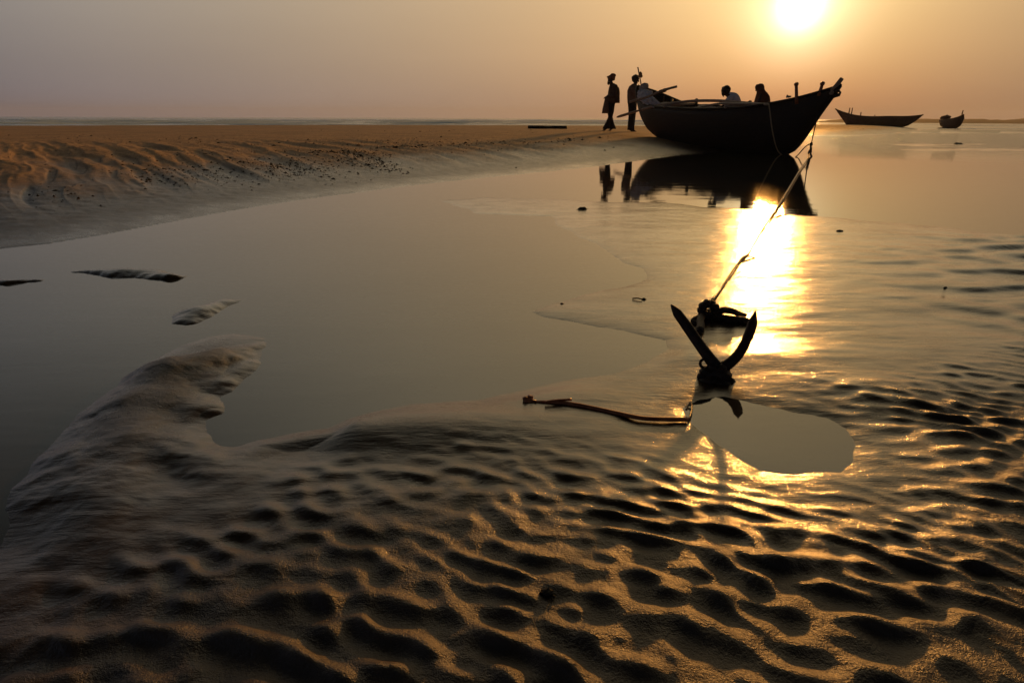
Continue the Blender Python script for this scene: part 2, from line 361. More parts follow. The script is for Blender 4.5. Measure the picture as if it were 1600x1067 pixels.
def sdpoly(X, Y, pts):
    pts = np.array([p[:2] for p in pts]); d = np.full(X.shape, 1e9); ins = np.zeros(X.shape, bool)
    n = len(pts)
    for i in range(n):
        ax, ay = pts[i]; bx, by = pts[(i + 1) % n]; ex, ey = bx - ax, by - ay; L2 = ex * ex + ey * ey + 1e-12
        wx = X - ax; wy = Y - ay; t = np.clip((wx * ex + wy * ey) / L2, 0, 1)
        d = np.minimum(d, (wx - ex * t) ** 2 + (wy - ey * t) ** 2)
        c = ((ay > Y) != (by > Y)); 
        if ey != 0: ins ^= c & (X < ex * (Y - ay) / ey + ax)
    d = np.sqrt(d); return np.where(ins, d, -d)
def poly(pix, z=0.0): return [gp(x, y, z) for x, y in pix]
def ripples(X, Y, seed, lam, ang, spread, n=46):
    r = np.random.RandomState(seed); h = 0
    for i in range(n):
        a = ang + r.randn() * spread; k = 2 * np.pi / (lam * math.exp(r.randn() * 0.26)); ph = r.rand() * 2 * np.pi
        h = h + np.cos(k * (X * math.cos(a) + Y * math.sin(a)) + ph)
    return h / math.sqrt(n / 2)      # unit variance
LAND = [(690, 314), (760, 309), (860, 311), (950, 316), (1040, 317), (1100, 324), (1170, 327), (1240, 336), (1330, 343), (1440, 352), (1560, 366), (1640, 372),
        (1800, 380), (2300, 420), (3000, 600), (3200, 1400), (2000, 2400), (800, 2600), (-600, 2200), (-900, 1400), (-300, 1000),
        (0, 860), (45, 765), (94, 690), (150, 640), (195, 603), (234, 567), (280, 541), (328, 527), (370, 522), (412, 527), (400, 572), (352, 604), (326, 636),
        (321, 665), (317, 700), (321, 730), (338, 722), (356, 703), (403, 687), (460, 678), (510, 671), (545, 655), (590, 642), (640, 632),
        (750, 625), (830, 607), (880, 597), (960, 585), (1012, 565), (1045, 545), (1040, 532), (980, 518), (920, 510), (855, 497), (830, 487), (900, 464), (960, 450),
        (1012, 438), (1005, 420), (975, 410), (945, 390), (905, 370), (872, 352), (862, 338), (820, 337), (750, 334)]
POOL = [(1075, 640), (1100, 627), (1132, 622), (1180, 632), (1235, 643), (1290, 652), (1320, 668), (1335, 695), (1330, 722), (1316, 741), (1280, 738), (1240, 741), (1190, 736),
        (1160, 718), (1132, 697), (1108, 680), (1088, 662)]
POOL2 = [(402, 700), (440, 691), (490, 689), (519, 690), (512, 712), (490, 724), (440, 733), (406, 725)]
RIP = [(1275, 650), (1290, 617), (1340, 600), (1420, 598), (1500, 590), (1600, 560), (1900, 520), (2600, 700), (2800, 1400), (1600, 2300), (0, 2200), (-600, 1400),
       (-200, 1000), (60, 905), (180, 860), (300, 812), (400, 778), (500, 752), (600, 742), (700, 722), (800, 718), (880, 732), (960, 742), (1040, 748), (1110, 752), (1180, 768), (1260, 778),
       (1330, 772), (1360, 735), (1352, 690), (1325, 664)]
RIP2 = [(1400, 395), (1500, 372), (1600, 360), (1800, 370), (1800, 520), (1600, 520), (1540, 500), (1470, 480), (1420, 440)]
BANK = [(-900, 520), (-400, 440), (-150, 410), (0, 389), (80, 380), (150, 369), (240, 352), (330, 335), (400, 323), (480, 311), (560, 301), (640, 290), (720, 282), (800, 274), (900, 264), (960, 257),
        (1000, 251), (1060, 243), (1110, 239), (1135, 238), (1165, 229), (1200, 220), (1235, 214.5), (1270, 212.5), (1330, 213), (1380, 210.5), (1425, 207), (1440, 203.5), (1432, 200)]
def terrain(X, Y):
    D = np.hypot(X, Y); AZ = np.arctan2(X, Y)
    # wandering edges: warp grows with distance so that shores are irregular at every scale
    wa = 0.018 * np.clip(D, 0.5, 20) ** 1.0
    wx = wa * 0.6 * fbm(X / (0.25 * D + 0.2), Y / (0.25 * D + 0.2), 3, 11) if False else 0.012 * fbm(X * 4, Y * 4, 3, 11) * np.clip(D, 1, 6)
    wy = 0.012 * fbm(X * 4 + 40, Y * 4, 3, 12) * np.clip(D, 1, 6)
    near = D < 16
    sdL = np.full(X.shape, -5.0); sdP = np.full(X.shape, -5.0); sdR = np.full(X.shape, -5.0); sdR2 = np.full(X.shape, -5.0)
    xs, ys = X[near] + wx[near], Y[near] + wy[near]
    sdL[near] = sdpoly(xs, ys, poly(LAND)); sdR2[near] = sdpoly(xs, ys, poly(RIP2))
    nn = D < 8
    sdP[nn] = sdpoly(X[nn] + wx[nn] * 0.3, Y[nn] + wy[nn] * 0.3, poly(POOL)); sdR[nn] = sdpoly(X[nn] + wx[nn] * 3, Y[nn] + wy[nn] * 3, poly(RIP))
    FL = -0.055
    hL = np.where(sdL > 0, 0.0035 * (1 - np.exp(-sdL / 0.03)) + 0.010 * (1 - np.exp(-np.maximum(sdL, 0) / 0.45)), FL * (1 - np.exp(np.minimum(sdL, 0) / 0.45)))
    mL = smooth(sdL, -0.02, 0.12)
    # soft undulation of the sheet
    hL = hL + mL * (0.004 * fbm(X * 1.6, Y * 2.6, 3, 21) * smooth(sdL, 0.05, 0.5) + 0.0022 * fbm(X * 2.6, Y * 8, 2, 22) * smooth(sdL, 0.05, 0.5) + 0.0010 * perlin(X * 8, Y * 20, 23) * smooth(sdL, 0.03, 0.3))
    # broad shoulder at the foot of the big pool and towards the camera
    mR = smooth(sdR, -0.16, 0.30)
    hL = hL + 0.018 * smooth(sdR, -0.5, 0.4) * mL
    for (px, py, hh, rx, ry) in [(610, 672, 0.016, 0.30, 0.10), (470, 690, 0.010, 0.22, 0.07), (780, 668, 0.010, 0.3, 0.12), (870, 625, 0.008, 0.25, 0.08), (1180, 560, 0.010, 0.35, 0.10), (1370, 620, 0.012, .18, .1)]:
        c = gp(px, py); hL = hL + hh * np.exp(-((X - c[0]) / rx) ** 2 - ((Y - c[1]) / ry) ** 2) * smooth(sdL, 0.0, 0.08)
    # linguoid current ripples
    ww = 0.03 * fbm(X * 3, Y * 3, 2, 31)
    lf = smooth(X, 0.15, -0.45)
    r = ripples(X + ww, Y + ww, 5, 0.060, math.radians(68), 0.36) * (1 - lf) + lf * ripples(X + ww, Y + ww, 6, 0.070, math.radians(84), 0.42)
    r2 = ripples(X, Y, 9, 0.075, math.radians(60), 0.7, 24)
    amp = 0.75 + 0.75 * fbm(X * 2.2, Y * 2.2, 2, 33)
    left = smooth(X, -0.55, 0.1)
    rr = (np.exp(0.42 * np.where(r > 0, 2.4 * np.tanh(r / 2.4), r)) - 1.09) * 1.7 + 0.10 * r2
    hL = hL + mR * mL * 0.0069 * amp * (0.95 + 0.05 * left) * rr + mR * 0.0012 * fbm(X * 28, Y * 34, 2, 35)
    # fainter, longer ripples on the far right of the sheet
    m2 = smooth(sdR2, -0.5, 0.9)
    q = ripples(X, Y, 15, 0.27, math.radians(78), 0.34, 30)
    hL = hL + m2 * mL * (0.024 * np.tanh(q) + 0.014) * (0.6 + 0.8 * np.clip(fbm(X * .6, Y * .6, 2, 36) + .4, 0, 1))
    # little pool beside the anchor
    hL = hL * (1 - 0.72 * smooth(sdP, -0.30, 0.0)); w = smooth(sdP + 0.006 * fbm(X * 14, Y * 14, 2, 37), -0.06, 0.10)
    hL = hL * (1 - w) + (-0.012) * w
    sd2 = np.full(X.shape, -5.0); sd2[nn] = sdpoly(X[nn] + wx[nn], Y[nn] + wy[nn], poly(POOL2)); w2 = smooth(sd2, -0.07, 0.08); hL = hL * (1 - w2) + 0.0035 * w2; sd2s = w2
    h = hL
    dry = np.zeros(X.shape); 
    # sand ridges that stand out of the big pool
    def ridge(h, pts, prof=1.0):
        P = np.array([[*gp(px, py, z)[:2], z, wd] for px, py, z, wd in pts]); best = np.full(X.shape, -9.0)
        Xw = X + 0.05 * fbm(X * 5, Y * 5, 4, 41); Yw = Y + 0.05 * fbm(X * 5, Y * 5, 4, 42)
        for i in range(len(P) - 1):
            a, b = P[i], P[i + 1]; ex, ey = b[0] - a[0], b[1] - a[1]; L2 = ex * ex + ey * ey
            t = np.clip(((Xw - a[0]) * ex + (Yw - a[1]) * ey) / L2, 0, 1)
            d = np.hypot(Xw - a[0] - ex * t, Yw - a[1] - ey * t); z = a[2] + (b[2] - a[2]) * t; wd = a[3] + (b[3] - a[3]) * t
            g = np.exp(-(d / wd) ** 2 * 1.2)
            best = np.maximum(best, (z + 0.055) * g - 0.055)
        best = best + np.where(best > -0.03, 1, 0) * (0.003 * fbm(X * 9, Y * 14, 3, 43) + 0.003 * fbm(X * 3, Y * 5, 2, 44)) * smooth(best, -0.02, 0.02)
        k = 0.012; m = np.maximum(h, best); dd = np.abs(h - best); return m + np.where(dd < k, (k - dd) ** 2 / (4 * k), 0)
    nb = D < 7
    def sub(hh, pts):
        return ridge(hh, pts)
    h = sub(h, [(400, 540, 0.008, 0.10), (340, 548, 0.035, 0.15), (262, 562, 0.052, 0.18), (232, 605, 0.030, 0.21), (195, 650, 0.027, 0.22), (165, 690, 0.025, 0.22), (150, 750, 0.024, 0.22), (160, 830, 0.022, 0.24), (170, 900, 0.014, 0.26)])
    h = sub(h, [(262, 562, .042, .17), (335, 590, .016, .15), (372, 572, .009, .12)])
    h = sub(h, [(228, 612, .036, .18), (285, 632, .018, .16), (318, 640, .008, .10)])
    h = sub(h, [(175, 685, .030, .2), (240, 690, .022, .2), (310, 715, .018, .16), (370, 745, .014, .2)])
    h = sub(h, [(345, 470, 0.010, 0.15), (308, 480, 0.022, 0.18), (288, 500, 0.010, 0.13)])
    h = sub(h, [(110, 424, 0.004, 0.06), (195, 421, 0.022, 0.13), (240, 424, 0.016, 0.13), (265, 428, 0.022, 0.10), (285, 431, 0.004, 0.06)])
    h = sub(h, [(-60, 438, 0.01, 0.10), (20, 437, 0.012, 0.08), (60, 436, 0.006, 0.07)])
    # the high bank of dry sand
    far = []
    for az in np.linspace(42, -60, 30): far.append((math.sin(math.radians(az)) * (62 if az > 18 else 44), math.cos(math.radians(az)) * (62 if az > 18 else 44), 0))
    bk = [p for p in poly(BANK)] + [gp(1420, 196)] + [np.array(p) for p in far if math.degrees(math.atan2(p[0], p[1])) < 27]
    bxw = 0.25 * fbm(X * 0.5, Y * 0.5, 3, 51) * smooth(D, 3, 12) + 0.05 * fbm(X * 3, Y * 3, 2, 52); 
    sdB = sdpoly(X + bxw * 0.3, Y + bxw, bk)
    sp = np.maximum(sdB, 0)
    rise = 1 - np.exp(-(sp / 2.3) ** 1.25)
    hB = np.where(sdB > 0, 0.003 + 0.31 * rise, FL * (1 - np.exp(np.minimum(sdB, 0) / 0.6)))
    band = smooth(sdB, 0.6, 1.6) * (1 - smooth(sdB, 4.5, 8.0))
    # wind and water cut steps: long slanting scarps with a steep seaward side
    u = (X * 0.77 + Y * 0.64); v = (X * 0.64 - Y * 0.77)
    s1 = fbm(u * 1.5 + 0.2 * fbm(X * .5, Y * .5, 2, 68), v * 0.16, 4, 61); st = np.abs(s1); s2 = fbm(u * 2.8 + 7, v * 0.35, 2, 62)
    band = band * (1 - 0.85 * smooth(D, 12, 16))
    steps = sum(smooth(s1 + 0.04 * s2, t, t + 0.035) for t in (-0.42, -0.2, -0.02, 0.17, 0.38)) / 5.0
    hB = hB + band * (0.035 * (steps - 0.5) + 0.085 * (0.22 - st) + 0.025 * s2) + 0.055 * np.exp(-((X - 3.4) ** 2 + (Y - 18.9) ** 2) / 14.0) * smooth(sdB, 0.5, 2.5) + smooth(sdB, 0.2, 1.0) * (0.006 * fbm(X * 4, Y * 4, 3, 63) + 0.007 * fbm(X * 9, Y * 11, 3, 64)) * (1 - smooth(D, 14, 25)) + smooth(sdB, 0.02, 0.3) * (1 - smooth(sdB, 1.0, 2.0)) * 0.007 * np.abs(fbm(X * 5, Y * 7, 3, 66))
    hB = hB + smooth(sdB, 4, 8) * 0.03 * fbm(X * 0.25, Y * 0.25, 3, 65)
    k = 0.01; dd = np.abs(h - hB); h2 = np.maximum(h, hB) + np.where(dd < k, (k - dd) ** 2 / (4 * k), 0)
    dry = smooth(hB + 0.05 * fbm(X * 1.2, Y * 1.2, 3, 69), 0.08, 0.29) * (sdB > 0)
    # a long low bar and broken wet ridges in the channel on the right
    fb = (D > 10) & (D < 60)
    sdC = np.full(X.shape, -9.0); sdC[fb] = sdpoly(X[fb], Y[fb] + 0.5 * fbm(X[fb] * .4, Y[fb] * .4, 2, 75), poly([(1395, 208.6), (1440, 208.4), (1520, 208.2), (1700, 209.2), (2100, 211), (2100, 207.0), (1700, 206.2), (1520, 205.8), (1440, 206.3), (1395, 207.4)]))
    h2 = np.where(sdC > -1.5, np.maximum(h2, -0.055 + 0.19 * smooth(sdC, -1.2, 1.6)), h2); dry = np.maximum(dry, 0.05 * smooth(sdC, 0, 1))
    rg = smooth(D, 14, 17) * (1 - smooth(D, 24, 27)) * smooth(np.degrees(AZ), 28.5, 33)
    h2 = np.maximum(h2, -0.05 + rg * (0.046 + 0.035 * fbm(X * 0.35 + Y * 0.10, Y * 0.9, 3, 76)))
    # beyond the flats the sea floor drops away
    h2 = np.where(D > 64, np.minimum(h2, -0.4 - 0.01 * np.minimum(D - 64, 100)), h2)
    gloss = mL * (1 - smooth(sdR, -0.04, 0.36)) * (1 - 0.75 * smooth(-X, 0.30, 0.75) * smooth(3.2 - Y, 0, .4) * smooth(Y, 0.95, 1.4)) + (1 - mL)
    gloss = np.maximum(gloss, 0.9 * sd2s); gloss = np.clip(gloss * (1 - 0.95 * smooth(h2, 0.027, 0.050)), 0, 1)
    gloss = np.where(sdC > -0.5, 0.1, gloss); gloss = np.where(sdB > 0, (1 - smooth(hB, 0.0, 0.05)) * (0.55 + 0.45 * fbm(X * 3, Y * 3, 3, 67)), gloss)
    gloss = np.where((sdB < 0), np.maximum(gloss, 1 - smooth(h2, 0.001, 0.013)), gloss)
    return h2, dry, gloss, mR
fine = np.radians(np.arange(-46.5, 46.51, 0.078)); 
azs = np.concatenate([np.radians(np.arange(-180, -46.6, 2.6)), fine, np.radians(np.arange(49.2, 180.1, 2.6))]); azs[-1] = math.pi; azs[0] = -math.pi
ths = np.concatenate([np.arange(86, 58, -1.5), np.arange(58, 8, -0.062), np.arange(8, 0.28, -0.045)])
DD = CAMZ / np.tan(np.radians(ths))
AZG, DG = np.meshgrid(azs, DD); GX = (np.sin(AZG) * DG); GY = (np.cos(AZG) * DG)
GH, GDRY, GGL, GRP = terrain(GX, GY)
V = np.stack([GX, GY, GH], -1)
me = grid_mesh('sand_flat', V, len(DD), len(azs), {'dry': GDRY, 'gloss': GGL, 'ripple': GRP})
sand = link_mesh('sand_flat', me, M['sand']); tag(sand, kind='structure')
def ground_z(x, y):
    a = math.atan2(x, y); d = math.hypot(x, y); j = int(np.clip(np.searchsorted(azs, a), 1, len(azs) - 1)); i = int(np.clip(np.searchsorted(DD, d), 1, len(DD) - 1))
    return float(GH[i - 1:i + 1, j - 1:j + 1].mean())

# ------------------------------------------------------------------ water and sea
azw = np.radians(np.arange(-100, 100.1, 1.0)); dw = np.concatenate([np.linspace(0.25, 10, 40), np.linspace(10.5, 58, 90)])
A, Dw = np.meshgrid(azw, dw); WX = np.sin(A) * Dw; WY = np.cos(A) * Dw
wind = smooth(Dw, 12, 26) * smooth(np.degrees(A), 24, 32) * 0.8
me = grid_mesh('tidal_pool', np.stack([WX, WY, 0 * WX], -1), len(dw), len(azw), {'wind': wind})
tag(link_mesh('tidal_pool', me, M['water']), kind='structure')

aza = np.radians(np.arange(-75, 75.1, 0.16)); ds = np.concatenate([np.arange(58, 150, 0.6), 150 * 1.02 ** np.arange(0, 152)])
A, Ds = np.meshgrid(aza, ds); SX = np.sin(A) * Ds; SY = np.cos(A) * Ds
calm = smooth(np.degrees(A), 24, 18) if False else 1 - smooth(np.degrees(A), 14, 24)
wv = fbm(SX * 0.045, SY * 0.20 + 0.02 * SX, 3, 71); wv2 = fbm(SX * 0.15, SY * 0.5, 3, 72)
crest = np.clip(wv * 1.5, -1, 1)
hh = (0.30 * np.maximum(crest, -0.25) + 0.05 * wv2) * (0.25 + 0.75 * calm) * smooth(Ds, 58, 66) * (1 - 0.6 * smooth(Ds, 200, 500))
foam = np.clip(crest * 1.2 + 0.35, 0, 1) * (0.5 + 0.5 * calm) * (1 - 0.75 * smooth(Ds, 170, 420))
me = grid_mesh('sea', np.stack([SX, SY, hh - 0.002], -1), len(ds), len(aza), {'foam': foam})
tag(link_mesh('sea', me, M['sea']), kind='structure')
# low bar of land across the channel on the right, and a faint hill far behind it
def strip(name, a0, a1, d0, d1, zf, mat, n=120, rows=8):
    a = np.radians(np.linspace(a0, a1, n)); d = np.linspace(d0, d1, rows); A, D_ = np.meshgrid(a, d)
    z = zf(np.degrees(A), (D_ - d0) / (d1 - d0)); 
    return link_mesh(name, grid_mesh(name, np.stack([np.sin(A) * D_, np.cos(A) * D_, z], -1), rows, n), mat)
tag(strip('far_sandbar', 24, 70, 140, 260, lambda a, t: -0.3 + (1.05 + 0.12 * np.sin(a * 2.1) + 0.08 * np.sin(a * 7)) * np.sin(np.pi * np.clip(t, 0, 1)) ** 0.5 * smooth(a, 24, 29), M['far_land']), kind='structure')
tag(strip('hill', 38.3, 62, 1500, 2100, lambda a, t: -2 + (2 + 15 * smooth(a, 38.3, 43) + 2 * np.sin(a * 1.3)) * np.sin(np.pi * t), M['far_land']), kind='structure')

#OBJECTS#
# ------------------------------------------------------------------ thin evening haze over the flats
def haze():
    mb = MB(); x0, x1, y0, y1, z0, z1 = -3300, 3300, -60, 3300, -40, 40
    v = [(x, y, z) for x in (x0, x1) for y in (y0, y1) for z in (z0, z1)]
    mb.add(v, [(0, 1, 3, 2), (4, 6, 7, 5), (0, 4, 5, 1), (2, 3, 7, 6), (0, 2, 6, 4), (1, 5, 7, 3)])
    m = NT('haze'); pv = m.node('ShaderNodeVolumePrincipled'); pv.inputs['Color'].default_value = (0.72, 0.80, 0.95, 1); pv.inputs['Density'].default_value = 0.00028; pv.inputs['Anisotropy'].default_value = 0.35
    m.L.new(pv.outputs[0], m.out.inputs['Volume'])
    o = mb.build('haze', m.mat, None, smooth=False); tag(o, kind='stuff')
haze()
# ------------------------------------------------------------------ boats
def interp_curve(pts, n):
    P = np.array(pts, float); S = np.array(spline(P, 10)); d = np.concatenate([[0], np.cumsum(np.linalg.norm(np.diff(S, axis=0), axis=1))]); t = np.linspace(0, d[-1], n)
    return np.stack([np.interp(t, d, S[:, i]) for i in range(S.shape[1])], -1)
def hull_mesh(mb, keel, near, far, n=44, m=9, thick=0.045, full=0.72):
    """keel (s,z) from stern tip to bow tip; near/far gunwale (s,w,z)"""
    K = interp_curve([(s, 0, z) for s, z in keel], n); Nn = interp_curve(near, n); Fa = interp_curve(far, n)
    # match stations by fraction of length
    def side(G, inset):
        R = []
        for i in range(n):
            k = K[i].copy(); g = G[i].copy()
            if inset:
                sg = np.sign(g[1]) if abs(g[1]) > 1e-6 else 0
                g[1] -= sg * min(inset, abs(g[1])); k[2] += inset; k[0] += inset * (1 if i < 3 else (-1 if i > n - 4 else 0)); g[2] -= 0.002
            row = []
            for j in range(m):
                t = j / (m - 1); ee = abs(2 * i / (n - 1) - 1) ** 2.2; lat = math.sin(t * math.pi / 2) ** (full * (1 - ee) + 1.15 * ee); ver = 1 - math.cos(t * math.pi / 2) ** 1.15 if t < 1 else 1.0
                s_ = k[0] + (g[0] - k[0]) * (0.5 * ver + 0.5 * t); row.append((s_, g[1] * lat, k[2] + (g[2] - k[2]) * ver))
            R.append(row)
        return R
    for G in (Nn, Fa):
        o = side(G, 0); inn = side(G, thick)
        V = [p for r in o for p in r] + [p for r in inn for p in r]; off = n * m; F = []
        for i in range(n - 1):
            for j in range(m - 1):
                a = i * m + j; F.append((a, a + m, a + m + 1, a + 1)); F.append((off + a, off + a + 1, off + a + m + 1, off + a + m))
            a = i * m + m - 1; F.append((a, a + m, off + a + m, off + a))
        mb.add(V, F)
    return K, Nn, Fa
BP0 = np.array([4.0, 17.5, 0.0]); _c = gp(1228, 241); BD = _c - BP0; BD[2] = 0; BD /= np.linalg.norm(BD); BPORT = np.array([-BD[1], BD[0], 0]); BMID = 2.5
BORG = BP0 + BD * BMID; BRZ = math.atan2(BD[1], BD[0])
def bl(px, py, w=0.0):
    q = on_plane(px, py, BP0 + BPORT * w, BPORT); return (float(np.dot(q - BP0, BD)) - BMID, w, float(q[2]))
def bw(p):  # boat frame -> world
    return tuple(BORG + BD * p[0] + BPORT * p[1] + np.array([0, 0, p[2]]))
boat = empty('fishing_boat', BORG, BRZ)
tag(boat, 'big dark wooden fishing boat beached at the pool edge with men in it', 'boat', 'open wooden fishing boats on the beach')
mb = MB()
sh = lambda L: [(p[0] - BMID,) + tuple(p[1:]) for p in L]
keel = sh([(-0.90, 1.60), (-0.84, 1.30), (-0.76, 1.08), (-0.58, 0.80), (-0.34, 0.55), (0.0, 0.33), (0.7, 0.12), (1.8, 0.0), (3.0, -0.04), (4.1, -0.035), (4.62, 0.02), (4.90, 0.23), (5.25, 0.80), (5.47, 1.13), (5.60, 1.33)])
nearG = sh([(-0.90, -0.02, 1.60), (-0.76, -0.13, 1.38), (-0.45, -0.25, 1.17), (0.0, -0.38, 1.08), (0.5, -0.48, 1.03), (1.5, -0.60, 0.97), (2.6, -0.66, 0.94), (3.66, -0.62, 0.95), (4.32, -0.48, 1.02), (4.8, -0.30, 1.11), (5.15, -0.17, 1.20), (5.42, -0.07, 1.28), (5.60, -0.015, 1.33)])
farG = sh([(-0.90, 0.02, 1.60), (-0.28, 0.28, 1.41), (0.32, 0.42, 1.21), (0.67, 0.48, 1.11), (1.2, 0.55, 1.05), (2.27, 0.62, 1.01), (3.12, 0.62, 1.03), (3.8, 0.52, 1.09), (4.6, 0.32, 1.18), (5.17, 0.15, 1.26), (5.60, 0.015, 1.33)])
K, Nn, Fa = hull_mesh(mb, keel, nearG, farG)
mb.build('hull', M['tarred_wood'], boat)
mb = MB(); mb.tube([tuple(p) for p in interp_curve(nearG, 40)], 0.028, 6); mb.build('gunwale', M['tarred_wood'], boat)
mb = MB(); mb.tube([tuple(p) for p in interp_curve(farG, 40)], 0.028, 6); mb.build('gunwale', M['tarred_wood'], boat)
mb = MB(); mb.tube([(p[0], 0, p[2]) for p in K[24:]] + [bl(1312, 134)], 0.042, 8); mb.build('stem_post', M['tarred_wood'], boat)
mb = MB(); mb.tube([bl(1300, 142, -.05), bl(1307, 134, -.05), bl(1315.5, 123, -.05)], [0.045, 0.045, 0.04], 10); mb.build('bow_post', M['worn_wood'], boat)
mb = MB(); mb.tube([bl(1300, 149, -.04), bl(1308, 141, -.04), bl(1315, 132, -.04)], [0.07, 0.05, 0.012], 8); mb.build('beak', M['tarred_wood'], boat)
mb = MB()
mb.tube([bl(x, y, -.08) for x, y in [(1301, 148), (1306, 151), (1311, 149.5), (1313, 145), (1310, 141.5), (1306, 143)]], 0.022, 8)
mb.tube([bl(x, y, -.08) for x, y in [(1303, 150), (1304, 153)]], 0.018, 6); mb.blob(bl(1309, 149, -.08), 0.035, rough=.4)
mb.build('rope_lashing', M['rope'], boat)
mb = MB(); mb.blob(bl(1299.5, 145.5, -.13), (0.05, 0.02, 0.04), rough=.3); mb.build('patch', M['worn_wood'], boat)
# two heavy mooring posts with knobs standing on the fore gunwale
for base, top, w in [((1244.6, 153), (1244.2, 133), -.28), ((1281, 144), (1285, 132), -.12)]:
    b = Vector(bl(*base, w)); t = Vector(bl(*top, w)); mb = MB(); mb.tube([b - (t - b) * 0.5, b, b + (t - b) * .8, t], [0.036, 0.034, 0.030, 0.030], 10)
    mb.blob(t + Vector((0, 0, 0.01)), (0.045, 0.045, 0.042), rough=.15); mb.build('mooring_post', M['stick_wood'], boat)
mb = MB(); mb.blob(bl(1233, 151.5, -.3), (.05, .03, .02), rough=.5); mb.blob(bl(1230, 151, -.3), (.02, .02, .03), rough=.5); mb.build('cleat', M['worn_wood'], boat)
# thwarts, ribs and floor inside
for s_ in (-1.9, -0.9, 0.2, 1.2, 2.0):
    i = int(np.argmin(abs(Nn[:, 0] - s_))); j = int(np.argmin(abs(Fa[:, 0] - s_))); a = Nn[i]; b = Fa[j]
    mb = MB(); c = (np.array(a) + np.array(b)) / 2; wd = abs(b[1] - a[1]) * 0.9
    mb.box((s_, c[1], min(a[2], b[2]) - 0.20), (0.22, wd, 0.035)); mb.build('thwart', M['inner_wood'], boat, smooth=False)
for s_ in (-1.5, 0.9):
    i = int(np.argmin(abs(Nn[:, 0] - s_))); j = int(np.argmin(abs(Fa[:, 0] - s_))); a = Vector(Nn[i]); b = Vector(Fa[j])
    mb = MB(); mb.tube([a + (a - b) * 0.04 + Vector((0, 0, .03)), b + (b - a) * 0.04 + Vector((0, 0, .03))], 0.035, 8); mb.build('crossbeam', M['worn_wood'], boat)
mb = MB()
for i in range(6, 40, 3):
    a = Nn[i]; b = Fa[i]; k = K[i]
    mb.tube([(a[0], a[1] * .93, a[2] - .02), (a[0], a[1] * .75, k[2] + (a[2] - k[2]) * .45), (k[0], 0, k[2] + .09), (b[0], b[1] * .75, k[2] + (b[2] - k[2]) * .45), (b[0], b[1] * .93, b[2] - .02)], 0.025, 6)
mb.build('ribs', M['inner_wood'], boat)
mb = MB(); mb.tube([bl(1088, 150 + 18, .2), bl(1088, 158, .2)], [.04, .035], 8); mb.blob(bl(1088, 157, .2), .045, rough=.3); mb.build('oar_post', M['tarred_wood'], boat)
mb = MB(); mb.tube([bl(1172, 166, .1), bl(1172, 160, .1)], [.03, .028], 8); mb.blob(bl(1171.5, 159.5, .1), (.05, .03, .03), rough=.5); mb.build('oar_post', M['tarred_wood'], boat)
mb = MB(); mb.tube([bl(1050, 156, .1), bl(1049, 164, .0), bl(1056, 171, -.3)], 0.035, 8); mb.build('oar_post', M['tarred_wood'], boat)
# slim rope hanging down the near side of the hull
mb = MB(); mb.tube(spline([bl(x, y, w) for x, y, w in [(1201.5, 163, -.52), (1203, 175, -.60), (1205.5, 196, -.60), (1209, 215, -.52), (1214, 233, -.36), (1220, 241, -.26), (1228, 245.5, -.2)]], 6), 0.013, 6)
tag(mb.build('hull_rope', M['pale_rope'], None), 'thin slack rope hanging down the dark near side of the big boat', 'rope')
bpy.data.objects['hull_rope'].matrix_world = boat.matrix_basis if False else Matrix.Translation(Vector(BORG)) @ Matrix.Rotation(BRZ, 4, 'Z')

def pole(name, a, b, r0, r1, mat, label, cat, blade=None, mid=None, group=None):
    """a, b in boat frame"""
    A = Vector(bw(a)); B = Vector(bw(b)); L = (B - A).length; d = (B - A).normalized()
    side = d.cross(Vector((0, 0, 1))).normalized(); up = side.cross(d)
    root = empty(name, A); tag(root, label, cat, group)
    pts = [d * L * t + up * (0.03 * math.sin(t * 9 + L) * 0.5) + Vector((0, 0, 0.0)) for t in np.linspace(0, 1, 14)]
    mb = MB(); mb.tube(pts, list(np.linspace(r0, r1, 14)), 8); mb.build('shaft', mat, root)
    for (t0, t1, w) in (blade or []):
        mb = MB(); P = [d * L * (t0 + (t1 - t0) * q) for q in (0, .08, .3, .8, .95, 1)]; R = [r0 * .7, w * .8, w, w * .95, w * .6, w * .15]
        mb.tube(P, R, 12, flat=0.32, up=up if True else None); mb.build('blade', mat, root)
    if mid:
        mb = MB()
        for t in mid:
            for k in range(4):
                c = d * (L * t + 0.02 * k); mb.tube([c + (side * math.cos(q) + up * math.sin(q)) * (r0 + .012) for q in np.linspace(0, 2 * math.pi, 12)], 0.009, 5)
        mb.build('lashing', M['rope'], root)
    return root
pole('oar', bl(983, 161, -.95), bl(1057.5, 134.8, -.35), 0.030, 0.030, M['worn_wood'], 'weathered oar leaning steeply over the boat stern, blade pointing at the sky', 'oar', blade=[(0.62, 1.0, 0.075)], mid=[0.66, 0.73])
pole('steering_oar', bl(964, 183.5, -.6), bl(1185, 163.5, -.35), 0.030, 0.034, M['worn_wood'], 'long weathered oar lying along the boat with its tip sticking out past the stern', 'oar', blade=[(0.17, 0.0, 0.075)], mid=[.55]) if False else None
def curved_pole(name, pix, w, r, label, mat, tip=None):
    P = [Vector(bw(bl(x, y, w[i] if isinstance(w, list) else w))) for i, (x, y) in enumerate(pix)]
    root = empty(name, P[0]); tag(root, label, 'oar' if 'oar' in name else 'pole')
    S = [Vector(q) - P[0] for q in spline(P, 8)]
    if tip:
        k = 9; mb = MB(); mb.tube(S[:k + 1], [.03, .062, .07, .072, .07, .066, .06, .052, .043, .036], 12, flat=.5); mb.build('blade', mat, root)
        mb = MB(); mb.tube(S[k:], r, 8); mb.build('shaft', mat, root)
    else:
        mb = MB(); mb.tube(S, r, 8); mb.build('shaft', mat, root)
    return root
